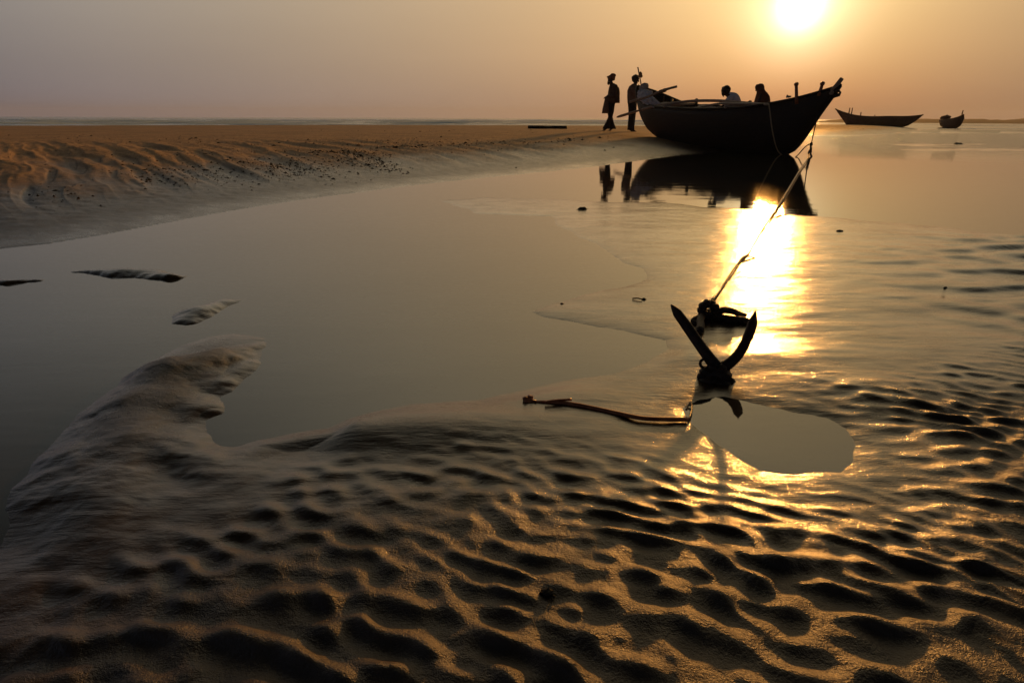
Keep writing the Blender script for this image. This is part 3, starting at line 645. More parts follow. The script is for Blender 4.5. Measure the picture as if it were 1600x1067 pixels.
curved_pole('steering_oar', [(964, 183.5), (1000, 172.5), (1025, 166), (1060, 160.5), (1085, 158), (1120, 157.8), (1150, 160), (1190, 163.5)], [-.75, -.55, -.45, -.35, -.3, -.3, -.35, -.45], 0.033, 'long weathered oar lying along the boat, its lower tip sticking out past the stern', M['worn_wood'], tip=1.1)
curved_pole('bamboo_pole', [(1078, 170.5), (1095, 168), (1110, 164.5), (1130, 162), (1160, 162.5), (1200, 163.3)], [-.5, -.5, -.45, -.45, -.5, -.5], 0.026, 'shorter bent pole resting on the near gunwale beside the boy in white', M['bamboo'])
# net heaped over the stern, sack, marker pole, hanging cloth
rng = random.Random(3)
net = empty('fishing_net', bw(bl(1010, 160, -.2))); tag(net, 'pale fishing net heaped and hanging over the boat stern beside the standing man', 'fishing net')
n0 = Vector(bl(1010, 160, -.2)); rotb = Matrix.Rotation(BRZ, 3, 'Z')
def nb(px, py, w): return rotb @ (Vector(bl(px, py, w)) - n0)
mb = MB()
for px, py, w, r in [(1003, 146, -.15, .13), (1008, 147, -.2, .15), (1013, 147, -.22, .12), (1006, 152, -.24, .14), (1012, 154, -.28, .14), (1017, 157, -.32, .12), (1021, 161, -.36, .10), (1010, 159, -.32, .10), (1026, 163, -.38, .08), (1001, 151, -.2, .09)]:
    mb.blob(nb(px, py, w), (r, r * .8, r * .75), 16, 10, rough=.55, seed=px * .37, fs=3.5)
mb.build('net_heap', M['net'], net)
mb = MB()
for k in range(26):
    x0 = 1000 + k * 0.7; y0 = 148 + rng.random() * 4; w = -.30
    mb.tube(spline([nb(x0, y0, w), nb(x0 + 3 + k * .2, y0 + 6, w - .06), nb(x0 + 8 + k * .3, min(y0 + 11 + rng.random() * 2, 167.5), w - .12)], 4), 0.010, 5)
mb.tube(spline([nb(1002, 158, -.3), nb(1010, 163, -.42), nb(1022, 168.2, -.5)], 4), .014, 5)
mb.build('net_strand', M['net'], net)
mb = MB(); c = Vector(bw(bl(1007, 135.5, .05))); mb.blob((0, 0, 0), (.115, .11, .10), rough=.25, seed=4); mb.blob((-.07, .02, -.05), (.08, .08, .08), rough=.3, seed=7)
tag(mb.build('sack', M['bag'], None, loc=c), 'pale rounded sack sitting on top of the raised stern of the big boat', 'sack')
mb = MB()
c = Vector(bw(bl(1040, 165, -.2)))
for px, py, w, r in [(1040, 163, -.1, .10), (1048, 164, -.1, .08), (1034, 164, -.2, .09)]: mb.blob(rotb @ (Vector(bl(px, py, w)) - Vector(bl(1040, 165, -.2))), (r * 1.6, r, r * .55), rough=.5, seed=px * .1)
tag(mb.build('folded_cloth', M['bag'], None, loc=c), 'pale folded cloth bundle lying along the near gunwale just inside the stern', 'cloth')
mp = empty('marker_pole', bw(bl(1002.5, 140, 0.1))); tag(mp, 'thin stick with a small yellowish float standing up from the boat stern', 'pole')
def rel(px, py, w, px0, py0, w0): return rotb @ (Vector(bl(px, py, w)) - Vector(bl(px0, py0, w0)))
mb = MB(); mb.tube([rel(1003.5, 150, .1, 1002.5, 140, .1), rel(1001.5, 131, .1, 1002.5, 140, .1), rel(996.6, 105.5, .1, 1002.5, 140, .1)], [.016, .016, .019], 7); mb.build('stick', M['worn_wood'], mp)
mb = MB(); mb.blob(rel(1000.6, 117, .12, 1002.5, 140, .1), (.055, .04, .07), rough=.5, seed=2); mb.blob(rel(1002, 119.5, .12, 1002.5, 140, .1), (.035, .03, .04), rough=.5, seed=5); mb.build('float', M['flag'], mp)
# tarp seen between the poles
mb = MB(); gx = 16; V = []
for i in range(gx):
    for j in range(6):
        u = i / (gx - 1); v = j / 5; s_ = -1.35 + 1.9 * u; fz = np.interp(s_, Fa[:, 0], Fa[:, 2]); fw = np.interp(s_, Fa[:, 0], Fa[:, 1])
        V.append((s_, fw * (1 - v) - .2 * v, fz + .02 - .16 * v - .07 * math.sin(math.pi * v) + .02 * math.sin(u * 14 + v * 3)))
b = [(i * 6 + j, (i + 1) * 6 + j, (i + 1) * 6 + j + 1, i * 6 + j + 1) for i in range(gx - 1) for j in range(5)]
V2 = [(p[0], p[1], p[2] - .012) for p in V]; nV = len(V)
mb.add(V + V2, b + [tuple(reversed([q + nV for q in f])) for f in b])
o = mb.build('tarpaulin', M['bag'], None); o.matrix_world = Matrix.Translation(Vector(BORG)) @ Matrix.Rotation(BRZ, 4, 'Z')
tag(o, 'tan cloth sheet hung along the far gunwale inside the boat, behind the poles', 'cloth sheet')

# ---- the two far boats
def far_boat(name_label, origin, rz, Lh, hb, hs, hm, beam, group, tilt=0.0):
    r = empty('fishing_boat', origin, rz); tag(r, name_label, 'boat', group); r.rotation_euler = (tilt, 0, rz)
    x = Lh / 2
    kl = [(-x, hs), (-x * .93, hs * .72), (-x * .82, hs * .38), (-x * .66, .06), (-x * .3, -.04), (x * .3, -.04), (x * .62, .05), (x * .72, hb * .28), (x * .86, hb * .62), (x, hb)]
    ng = [(-x, -.01, hs), (-x * .7, -beam * .55, hs * .80 + hm * .1), (-x * .3, -beam * .95, hm * 1.03), (x * .1, -beam, hm), (x * .5, -beam * .7, hm * 1.12), (x * .8, -beam * .3, hb * .82), (x, -.01, hb)]
    fg = [(p[0], -p[1], p[2]) for p in ng]
    mb = MB(); K_, N_, F_ = hull_mesh(mb, kl, ng, fg, n=26, m=7, thick=.06); mb.build('hull', M['hazed_wood'], r)
    for g in (N_, F_):
        mb = MB(); mb.tube([tuple(p) for p in g], .04, 6); mb.build('gunwale', M['hazed_wood'], r)
    for s_ in (-.3, 0.05, .4):
        z = np.interp(s_ * x, N_[:, 0], N_[:, 2]); w = -np.interp(s_ * x, N_[:, 0], N_[:, 1]); mb = MB(); mb.box((s_ * x, 0, z - .12), (.25, w * 1.9, .05)); mb.build('thwart', M['hazed_wood'], r, smooth=False)
    return r
G = 'open wooden fishing boats on the beach'
def px_m(y): return FPX / (y * math.cos(PITCH) + CAMZ * math.sin(PITCH))
c2 = gp(1366, 198, 0.04); y2 = 52.0; c2 = at_dist(1366, 199.3, y2); zb2 = ground_z(c2[0], c2[1])
wid = 118 / px_m(y2)
azb = math.atan2(c2[0], c2[1])
fb = far_boat('dark open fishing boat lying side on, beyond the bow of the big boat', (c2[0], c2[1], c2[2]), math.pi - azb - 0.20, wid * 1.03, 27 / px_m(y2), 18 / px_m(y2), 15.5 / px_m(y2), .85, G)
for px, h, t in [(1316, 4.5, .0), (1321.5, 6, .12), (1340, 4, .3), (1367, 4, .3)]:
    q = at_dist(px, 182, y2); loc = Vector(q) - Vector(c2); loc.rotate(Matrix.Rotation(-(math.pi - azb - 0.20), 3, 'Z')); sc = 1 / px_m(y2)
    zt = np.interp(px, [1308, 1330, 1345, 1367, 1390], [169, 175.5, 179, 182.5, 183.5]); z0 = at_dist(px, zt, y2)[2] - c2[2]
    mb = MB(); mb.tube([(loc.x, loc.y * 0, z0 - .45), (loc.x + t * h * sc * .6, 0, z0 + (h - 1.6) * sc)], [.05, .035], 6); mb.build('post', M['hazed_wood'], fb)
c3 = at_dist(1484, 199.5, 56.0); az3 = math.atan2(c3[0], c3[1])
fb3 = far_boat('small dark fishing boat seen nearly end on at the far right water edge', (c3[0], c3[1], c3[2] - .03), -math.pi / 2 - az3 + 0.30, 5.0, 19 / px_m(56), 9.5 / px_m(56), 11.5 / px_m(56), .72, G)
mb = MB(); mb.tube([(2.1, 0, 1.1), (2.15, 0, 1.45)], [.05, .04], 6); mb.build('post', M['hazed_wood'], fb3)
mb = MB(); mb.blob((-1.9, .05, .80), (.5, .4, .28), rough=.4, seed=3); mb.build('engine_cover', M['hazed_wood'], fb3)

# ------------------------------------------------------------------ people
def skin_mesh(name, verts, edges, radii, root=0, sub=2):
    me = bpy.data.meshes.new(name + '_cage'); me.from_pydata([tuple(v) for v in verts], edges, []); o = bpy.data.objects.new(name + '_cage', me); COL.objects.link(o)
    md = o.modifiers.new('skin', 'SKIN'); md.use_smooth_shade = True; md.branch_smoothing = 0.6
    ly = me.skin_vertices[0].data if me.skin_vertices else None
    if ly is None: 
        bm = bmesh.new(); bm.from_mesh(me); bm.verts.layers.skin.verify(); bm.to_mesh(me); bm.free(); ly = me.skin_vertices[0].data
    for i, r in enumerate(radii):
        ly[i].radius = (r, r) if not isinstance(r, tuple) else r
        ly[i].use_root = (i == root)
    sb = o.modifiers.new('sub', 'SUBSURF'); sb.levels = sub; sb.render_levels = sub
    dg = bpy.context.evaluated_depsgraph_get(); dg.update(); ev = o.evaluated_get(dg); m2 = bpy.data.meshes.new_from_object(ev)
    bpy.data.objects.remove(o); bpy.data.meshes.remove(me); m2.name = name; m2.materials.clear()
    m2.polygons.foreach_set('use_smooth', [True] * len(m2.polygons)); return m2
def body(parent, J):
    """J: joints; returns body mesh object with head (face), hands with five fingers and feet"""
    V = []; E = []; R = []
    def v(p, r, par=None):
        V.append(Vector(p)); R.append(r)
        if par is not None: E.append((par, len(V) - 1))
        return len(V) - 1
    pel = v(J['pelvis'], .13); sp = v(J['spine'], (.12, .15), pel); ch = v(J['chest'], (.13, .165), sp); nk = v(J['neck'], .06, ch)
    hd = Vector(J['head']); up = (hd - Vector(J['neck'])).normalized(); fw = Vector(J['face']).normalized(); fw = (fw - up * fw.dot(up)).normalized(); sd = up.cross(fw)
    h1 = v(hd - up * .05 + fw * .0, .068, nk); h2 = v(hd + up * .02 + fw * .0, .092, h1); h3 = v(hd + up * .09 - fw * .01, .075, h2)
    v(hd - up * .065 + fw * .065, .030, h1)            # chin
    ns = v(hd - up * .005 + fw * .085, .020, h2); v(hd - up * .025 + fw * .108, .012, ns)   # brow and nose
    for s in (-1, 1): v(hd - up * .01 + sd * s * .093, .014, h2)   # ears
    for s, k in ((1, 'l'), (-1, 'r')):
        sh_ = v(J['sh' + k], .062, ch); el = v(J['el' + k], .042, sh_); wr = v(J['wr' + k], .028, el)
        W = Vector(J['wr' + k]); d = (W - Vector(J['el' + k])).normalized(); hdv = Vector(J.get('hd' + k, d)).normalized()
        a = hdv.cross(Vector((0, 0, 1))); a = a.normalized() if a.length > .1 else Vector((0, 1, 0)); nrm = hdv.cross(a).normalized()
        pm = v(W + hdv * .045, (.032, .022), wr)
        for q, ln in ((-.027, .058), (-.009, .072), (.009, .068), (.027, .052)):
            b0 = W + hdv * .088 + a * q; f0 = v(b0, .0095, pm); f1 = v(b0 + hdv * ln * .5 + nrm * .008, .0088, f0); v(b0 + hdv * ln * .85 + nrm * .028, .0078, f1)
        t0 = v(W + hdv * .05 + a * .045 * s, .011, pm); v(W + hdv * .085 + a * .062 * s + nrm * .012, .009, t0)
        hp = v(J['hp' + k], .098, pel); kn = v(J['kn' + k], .058, hp); an = v(J['an' + k], .038, kn)
        A = Vector(J['an' + k]); ft = Vector(J.get('ft' + k, fw)); ft.normalize()
        v(A - ft * .04 - Vector((0, 0, .04)), .034, an); b = v(A + ft * .09 - Vector((0, 0, .05)), .034, an); v(A + ft * .17 - Vector((0, 0, .058)), .024, b)
    me = skin_mesh('body', V, E, R); return link_mesh('body', me, M['skin'], parent)
def sleeve(mb, pts, rad, seg=12): mb.tube(spline(pts, 4), list(np.interp(np.linspace(0, 1, (len(pts) - 1) * 4 + 1), np.linspace(0, 1, len(rad)), rad)), seg)
def hairdo(parent, hd, face, r=.112, back=.02, mat='hair', lift=.03, name='hair', seed=1, sz=(1, 1, .95)):
    mb = MB(); f = Vector(face).normalized(); c = Vector(hd) + Vector((0, 0, lift)) - f * back
    mb.blob(c, (r * sz[0], r * sz[1], r * sz[2]), 20, 14, rough=.22, seed=seed, fs=4); return mb.build(name, M[mat], parent)

# man in a turban, bulky jacket, cloth hanging from his hands; faces left
def man_turban():
    q = gp(952, 204.5, ground_z(2.98, 19.2)); az = math.atan2(q[0], q[1]); root = empty('person', (q[0], q[1], ground_z(q[0], q[1])), math.pi - az + .12)
    tag(root, 'standing man in turban and bulky jacket with a long cloth hanging at his front', 'person')
    J = dict(pelvis=(0, 0, .92), spine=(-.04, 0, 1.10), chest=(-.07, 0, 1.30), neck=(.02, 0, 1.47), head=(.06, 0, 1.57), face=(1, 0, -.12),
             shl=(-.06, .19, 1.38), ell=(-.10, .25, 1.12), wrl=(.12, .12, 1.08), shr=(-.06, -.19, 1.38), elr=(-.10, -.25, 1.12), wrr=(.12, -.10, 1.06), hdl=(.8, -.4, -.2), hdr=(.8, .4, -.2),
             hpl=(0, .09, .88), knl=(-.02, .08, .47), anl=(.12, .07, .085), hpr=(0, -.09, .88), knr=(0, -.08, .47), anr=(-.11, -.08, .085))
    body(root, J)
    mb = MB(); mb.loft([(-.09, 0, .87, .20, .24), (-.09, 0, .92, .205, .245), (-.085, 0, 1.05, .20, .24), (-.08, 0, 1.20, .195, .25), (-.075, 0, 1.33, .17, .235), (-.04, 0, 1.43, .11, .15), (.0, 0, 1.475, .075, .085)], 26, .05, 2)
    for s in (-1, 1): sleeve(mb, [(-.07, s * .16, 1.39), (-.11, s * .25, 1.13), (.0, s * .20, 1.07), (.10, s * .13, 1.075)], [.095, .085, .07, .06])
    mb.build('jacket', M['jacket_cloth'], root)
    mb = MB(); mb.loft([(.09, 0, 1.12, .06, .09), (.12, 0, 1.02, .09, .12), (.13, 0, .85, .115, .14), (.15, 0, .68, .125, .15), (.16, 0, .55, .12, .15), (.155, 0, .545, .10, .12)], 22, .10, 5, foldn=6)
    mb.build('hanging_cloth', M['wrap_cloth'], root)
    for s, ax in ((1, .12), (-1, -.11)):
        mb = MB(); kx = -.02 if s > 0 else 0.0
        mb.loft([(ax, s * .075, .055, .125, .085), (ax * .9, s * .075, .12, .115, .08), (ax * .62 + kx * .3, s * .075, .24, .085, .075), (kx + ax * .2, s * .08, .42, .075, .075), (kx, s * .085, .60, .09, .085), (-.01, s * .085, .80, .115, .10), (-.02, s * .07, .92, .13, .12)], 18, .05, s)
        mb.build('trouser_leg', M['dark_cloth'], root)
    mb = MB()   # wound turban
    c = Vector((.04, 0, 1.655))
    for k in range(7):
        tl = .30 - .1 * k; rr = .088 - .004 * k
        mb.tube([c + Vector((rr * math.cos(a) * 1.08 - .01 * k, rr * math.sin(a), -.045 + .018 * k + .03 * math.sin(a * 1 + k) + .02 * math.cos(a))) for a in np.linspace(0, 2 * math.pi, 20)], .026, 8)
    mb.blob(c + Vector((-.02, 0, .02)), (.09, .088, .075), rough=.15); mb.blob(c + Vector((.10, 0, .01)), (.05, .07, .03), rough=.2); mb.build('turban', M['turban_cloth'], root)
    mb = MB(); mb.blob((.125, 0, 1.475), (.035, .05, .05), rough=.4); mb.build('beard', M['hair'], root)
    return root
man_turban()
def man_shirt():
    q = gp(986, 206, ground_z(3.55, 18.6)); az = math.atan2(q[0], q[1]); root = empty('person', (q[0], q[1], ground_z(q[0], q[1])), -az - .25)
    tag(root, 'standing man in light shirt and dark trousers leaning his arms on the boat stern', 'person')
    J = dict(pelvis=(-.02, 0, .90), spine=(-.05, 0, 1.10), chest=(-.04, 0, 1.29), neck=(.02, 0, 1.45), head=(.05, 0, 1.55), face=(1, 0, -.35),
             shl=(-.02, .19, 1.37), ell=(.18, .22, 1.16), wrl=(.40, .14, 1.24), shr=(-.02, -.19, 1.37), elr=(.16, -.22, 1.15), wrr=(.40, -.08, 1.22), hpl=(0, .09, .87), knl=(.02, .09, .48), anl=(.0, .10, .085), hpr=(0, -.09, .87), knr=(-.01, -.09, .47), anr=(-.03, -.1, .085))
    body(root, J)
    mb = MB(); mb.loft([(-.04, 0, .86, .135, .175), (-.045, 0, .96, .145, .18), (-.06, 0, 1.10, .145, .18), (-.06, 0, 1.25, .150, .21), (-.04, 0, 1.37, .125, .20), (.0, 0, 1.45, .07, .09)], 24, .05, 1)
    for s in (-1, 1): sleeve(mb, [(-.03, s * .15, 1.37), (.08, s * .23, 1.24), (.19, s * .22, 1.15), (.32, s * .15, 1.20)], [.085, .075, .065, .05])
    mb.build('shirt', M['shirt_cloth'], root)
    for s in (-1, 1):
        mb = MB(); mb.loft([(-.01, s * .095, .05, .095, .08), (-.015, s * .095, .15, .09, .08), (-.005, s * .09, .46, .095, .085), (-.01, s * .088, .70, .115, .10), (-.03, s * .07, .90, .135, .115), (-.035, s * .06, .96, .13, .10)], 18, .04, s)
        mb.build('trouser_leg', M['dark_cloth'], root)
    hairdo(root, (.05, 0, 1.56), (1, 0, -.35), .118, .035, lift=.03, seed=3, sz=(1.02, .95, 1.02))
    return root
man_shirt()
def seat_root(px, py, w, face_left=True, extra=0.0):
    p = bw(bl(px, py, w)); az = math.atan2(p[0], p[1]); return p, (math.pi - az + extra) if face_left else (-az + extra)
def boy():
    p, rz = seat_root(1143, 165, .1, True, -.15); root = empty('person', (p[0], p[1], p[2] - .07), rz); root.scale = (.84, .84, .84)
    tag(root, 'seated boy in white shirt bending his head down in the middle of the boat', 'person')
    J = dict(pelvis=(-.06, 0, -.06), spine=(-.10, 0, .12), chest=(-.02, 0, .27), neck=(.14, 0, .385), head=(.24, 0, .415), face=(.75, 0, -.75),
             shl=(.05, .16, .30), ell=(.16, .22, .08), wrl=(.34, .12, .02), shr=(.05, -.16, .30), elr=(.16, -.22, .08), wrr=(.34, -.10, .02), hpl=(-.04, .09, -.08), knl=(.32, .14, -.02), anl=(.28, .12, -.32), hpr=(-.04, -.09, -.08), knr=(.32, -.14, -.02), anr=(.28, -.12, -.32))
    body(root, J)
    mb = MB(); pts = [(-.08, 0, -.08), (-.12, 0, .06), (-.10, 0, .18), (-.03, 0, .28), (.05, 0, .335), (.12, 0, .37)]
    mb.tube(spline(pts, 4), list(np.interp(np.linspace(0, 1, 21), [0, .3, .6, .8, 1], [.13, .14, .145, .11, .065])), 18, up=(0, 0, 1))
    for s in (-1, 1): sleeve(mb, [(.02, s * .11, .29), (.10, s * .20, .19), (.17, s * .22, .08)], [.085, .075, .065])
    mb.build('shirt', M['white_cloth'], root)
    mb = MB()
    for s in (-1, 1): sleeve(mb, [(-.06, s * .08, -.08), (.15, s * .12, -.04), (.32, s * .14, -.03), (.29, s * .12, -.28)], [.105, .09, .075, .06])
    mb.build('shorts', M['dark_cloth'], root)
    hairdo(root, (.225, 0, .425), (.75, 0, -.75), .128, .03, lift=.045, seed=6, sz=(1.0, .95, .95))
boy()
def hooded():
    p, rz = seat_root(1188, 163, .05, True, .1); root = empty('person', (p[0], p[1], p[2] - .07), rz); root.scale = (.84, .84, .84)
    tag(root, 'seated person wrapped in a brown shawl over head and shoulders near the bow', 'person')
    J = dict(pelvis=(-.02, 0, -.06), spine=(-.05, 0, .12), chest=(-.02, 0, .28), neck=(.05, 0, .41), head=(.085, 0, .475), face=(.9, 0, -.5),
             shl=(.0, .17, .34), ell=(.08, .2, .10), wrl=(.14, .05, .04), shr=(.0, -.17, .34), elr=(.08, -.2, .10), wrr=(.14, -.05, .02), hpl=(.0, .09, -.08), knl=(.34, .12, .0), anl=(.3, .12, -.34), hpr=(0, -.09, -.08), knr=(.34, -.12, .0), anr=(.3, -.12, -.34))
    body(root, J)
    mb = MB()
    mb.loft([(-.04, 0, -.10, .215, .25), (-.04, 0, .05, .21, .25), (-.04, 0, .18, .20, .245), (-.03, 0, .28, .175, .235), (-.005, 0, .36, .14, .19), (.03, 0, .41, .115, .13), (.065, 0, .455, .118, .118), (.075, 0, .52, .112, .11), (.07, 0, .565, .085, .085), (.062, 0, .59, .04, .04)], 26, .05, 8)
    mb.build('shawl', M['shawl_cloth'], root)
    mb = MB()
    for s in (-1, 1): sleeve(mb, [(-.02, s * .08, -.08), (.15, s * .11, -.03), (.34, s * .12, -.0), (.31, s * .12, -.30)], [.105, .09, .075, .06])
    mb.build('trouser_leg', M['dark_cloth'], root)
    mb = MB(); mb.blob((.14, 0, .50), (.055, .075, .075), rough=.3); mb.build('hair', M['hair'], root)
hooded()

# ------------------------------------------------------------------ anchor, ropes, stick and small things
AB = Vector(gp(1120, 582, 0.022)); az_a = math.atan2(AB.x, AB.y)
anchor = empty('anchor', AB, -az_a); tag(anchor, 'rusty grapnel anchor half buried in wet sand with two flukes raised in a V', 'anchor')
fa = np.array([math.sin(az_a), math.cos(az_a), 0])
def ap(px, py, d=0.0):
    q = on_plane(px, py, np.array(AB) + fa * d, fa); v = Vector(q) - AB; v.rotate(Matrix.Rotation(az_a, 3, 'Z')); return v
def fluke(pix, rad, dd):
    P = [ap(x, y, dd[i]) for i, (x, y) in enumerate(pix)]; S = spline(P, 6); R = list(np.interp(np.linspace(0, 1, len(S)), np.linspace(0, 1, len(rad)), rad))
    mb = MB(); mb.tube(S, R, 10, flat=.75, up=(0, 1, 0)); return mb
pxm = 1 / 545.0
fluke([(1122, 577), (1108, 559), (1092, 537), (1074, 511), (1058, 489), (1048.5, 476)], [.020, .0175, .0165, .0165, .0145, .002], [0, .0, .03, .06, .08, .095]).build('fluke', M['iron'], anchor)
fluke([(1122, 577), (1138, 569), (1155, 552), (1168, 528), (1176, 505), (1180.5, 486)], [.020, .0170, .016, .016, .0155, .002], [0, .01, .04, .075, .11, .135]).build('fluke', M['iron'], anchor)
mb = MB(); mb.tube(spline([(0, 0, 0), (.02, -.035, -.045), (.05, -.10, -.11)], 5), [.017] * 11, 8); mb.build('fluke', M['iron'], anchor)
mb = MB(); mb.tube(spline([(0, 0, 0), (-.03, .03, -.02), (-.05, .12, -.08)], 5), [.022] * 11, 8); mb.build('fluke', M['iron'], anchor)
mb = MB(); mb.blob((0, .0, -.005), (.038, .035, .030), rough=.5, seed=2, fs=3)
for k, (dx, dz, r) in enumerate([(-.03, .002, .017), (.025, -.008, .018), (-.012, .018, .016), (.012, .016, .015), (-.04, -.014, .014), (.042, -.02, .014)]): mb.blob((dx, -.012, dz), r, 10, 7, rough=.4, seed=k)
mb.build('crown', M['iron'], anchor)
mb = MB(); mb.tube([ap(1102, 566) + Vector((.007 * 2 * math.cos(a), -.01, .014 * math.sin(a))) for a in np.linspace(0, 2 * math.pi, 14)], .0045, 7); mb.build('ring', M['iron'], anchor)
mb = MB(); mb.tube(spline([(0, .01, -.005), (-.02, .16, -.022), (-.03, .34, -.03), (-.04, .5, -.03)], 5), .014, 8); mb.build('shank', M['iron'], anchor)
# collar of sand drawn up round the crown stays part of the flat; a dark wet skirt of rags on the crown
mb = MB()
for sx in (-1, 1): mb.tube(spline([(0, -.02, -.012), (sx * .035, -.03, -.022), (sx * .062, -.035, -.030)], 4), [.026, .024, .023, .021, .018, .016, .013, .009, .004], 8, flat=.5)
mb.build('lashing', M['iron'], anchor)

def rope_obj(name, pts, r, mat, label, cat='rope', n=8, seg=8):
    P = [Vector(p) for p in pts]; o0 = P[0].copy(); mb = MB(); S = [Vector(q) - o0 for q in spline(P, n)]
    mb.tube(S, r if not isinstance(r, list) else list(np.interp(np.linspace(0, 1, len(S)), np.linspace(0, 1, len(r)), r)), seg)
    return tag(mb.build(name, mat, None, loc=o0), label, cat)
st = Vector(bw(bl(1276.5, 186, -.03)))
yk = st.y
K1 = Vector(at_dist(1267.5, 226, yk - .12)); K2 = Vector(at_dist(1265.5, 238, yk - .25))
moor = empty('mooring_rope', st); tag(moor, 'long taut mooring rope running from the big boat bow down to the buried anchor', 'rope')
def mrope(pts, r, name, mat=M['pale_rope'], n=8):
    S = [Vector(q) - st for q in spline([Vector(p) for p in pts], n)]; R = r if not isinstance(r, list) else list(np.interp(np.linspace(0, 1, len(S)), np.linspace(0, 1, len(r)), r))
    mb = MB(); mb.tube(S, R, 8); return mb.build(name, mat, moor)
def G_(px, py, z=.012): 
    q = gp(px, py, 0.0); return Vector(gp(px, py, max(ground_z(q[0], q[1]), 0.0) + z))
mrope([st, Vector(at_dist(1272, 205, yk - .05)), K1, K2, Vector(gp(1261, 251, .03))], .011, 'upper_rope', M['rope'])
mrope([Vector(gp(1261, 251, .03)), Vector(gp(1254, 260, .028)), Vector(gp(1246, 272, .026)), Vector(gp(1230, 299, .022)), Vector(gp(1212, 328, .02)), G_(1202, 343, .02), G_(1190, 361, .006)], [.011, .011, .011, .010, .008, .0065, .0055], 'taut_rope', n=10)  # sun glints on this stretch put into the colour, paler than upper_rope
mrope([G_(1202, 343, .012), G_(1215, 338, .008), G_(1222, 336, .004), G_(1229, 337, .0)], .005, 'loose_end', n=6)
mrope([G_(1190, 361, .004), G_(1178, 382, .001), G_(1170, 396, .002), G_(1160, 403, .008), G_(1148, 418, .012), G_(1136, 436, .008), G_(1124, 455, .006), G_(1113, 468, .014)], [.004, .004, .0045, .006, .005, .0045, .0045, .006], 'buried_rope')
mrope([G_(1160, 403, .008), G_(1166, 400.5, .010), G_(1174, 401, .006), G_(1182, 404, -.002)], [.006, .005, .004, .003], 'loose_end', n=6)
mb = MB()
for p, r in ((K1, .035), (K2, .045), (K2 + Vector((.0, -.02, .06)), .03)): mb.blob(p - st, (r * .8, r * .8, r * 1.2), 10, 8, rough=.5, seed=r * 99)
mb.tube([K1 - st, K2 - st], .018, 8)
mb.build('knot', M['rope'], moor)
mrope([K2, Vector(at_dist(1268, 246, yk - .35)), Vector(at_dist(1266, 254, yk - .45)), Vector(at_dist(1264.5, 262, yk - .6))], [.014, .022, .014, .008], 'loose_end', M['rope'])
mrope([K1 + Vector((-.02, 0, .02)), Vector(at_dist(1258, 230, yk - .12)), Vector(at_dist(1249, 240, yk - .1)), G_(1243, 246, .0)], .011, 'loose_end', M['rope'])

# heavy knotted rope where the mooring line meets the anchor rope
KC = Vector(gp(1107, 492, .02)); knot = empty('rope_coil', KC); tag(knot, 'thick dark rope tied in a big knot lying on the wet sand behind the anchor', 'rope')
azk = math.atan2(KC.x, KC.y); fk = np.array([math.sin(azk), math.cos(azk), 0])
def kp(px, py, d=0.0): return Vector(on_plane(px, py, np.array(KC) + fk * d, fk)) - KC
mb = MB()
cx, cy = 1107, 484
for k in range(9):       # lumpy knot: rope turns seen as knuckles round a small hole
    a = 2 * math.pi * k / 9 + .3; mb.blob(kp(cx + 11.5 * math.cos(a), cy + 10.5 * math.sin(a), .01 * math.sin(k * 2)), (.0155, .016, .0145), 10, 8, rough=.25, seed=k)
mb.tube([kp(cx + 8 * math.cos(a), cy + 7 * math.sin(a) , .012 * math.sin(3 * a)) for a in np.linspace(0, 2 * math.pi, 26)], .011, 8)
mb.tube([kp(cx + 13 * math.cos(a) + 1, cy + 5 * math.sin(a) + 8, .02) for a in np.linspace(0, 2 * math.pi, 20)], .012, 8)
mb.build('knot', M['rope'], knot)
def kg(px, py, z): return G_(px, py, z) - KC
def kt(pts, r, n=7, name='strand'):
    mb = MB(); S = spline(pts, n); mb.tube(S, r if not isinstance(r, list) else list(np.interp(np.linspace(0, 1, len(S)), np.linspace(0, 1, len(r)), r)), 10); mb.build(name, M['rope'], knot)
kt([kp(1112, 494), kp(1120, 489), kp(1132, 484.5), kp(1146, 487, -.01), kg(1156, 491, .010), kg(1166, 492, -.002)], [.012, .013, .013, .012, .011, .005])
kt([kp(1110, 497), kg(1125, 496, .012), kg(1143, 499, .012), kg(1160, 500, .012), kg(1172, 503, .004), kg(1182, 503, -.006)], [.013, .013, .013, .013, .011, .008])
kt([kp(1098, 494), kg(1094, 500, .016), kg(1095, 507, .014), kg(1094, 515, .010), kg(1094.5, 519, .0)], [.014, .014, .014, .015, .009])
kt([kp(1100, 494), kg(1088, 498, .012), kg(1083, 502, .006), kg(1090, 504, .006)], [.013, .012, .010, .008])

# brown stick on the sand
SP = [(838, 627.5), (862, 628), (884, 630), (905, 633), (930, 638), (960, 644.5), (990, 651), (1012, 654), (1045, 655), (1074, 655)]
P = [G_(x, y, .004 if x < 990 else .008) for x, y in SP]
stick = empty('stick', P[0]); tag(stick, 'thin reddish brown stick lying on wet sand left of the anchor', 'stick')
mb = MB(); S = spline(P, 5); R = list(np.interp(np.linspace(0, 1, len(S)), [0, .1, .3, .6, 1], [.003, .0045, .0058, .0058, .0062])); mb.tube([Vector(q) - P[0] for q in S], R, 9); mb.build('stem', M['stick_wood'], stick)
mb = MB(); mb.tube([Vector(q) - P[0] for q in spline([G_(852, 628, .010), G_(868, 625.5, .012), G_(893, 624, .012)], 5)], .0035, 7); mb.build('side_shoot', M['stick_wood'], stick)
mb = MB(); c = G_(825, 624.5, .008)
for k in range(9): mb.blob(Vector((math.cos(k * 2.4) * .008, math.sin(k * 2.4) * .008, .004 * math.sin(k * 5))), .0075, 8, 6, rough=.5, seed=k)
mb.tube([Vector((0, 0, 0)), G_(838, 627, .006) - c], [.0035, .003], 6)
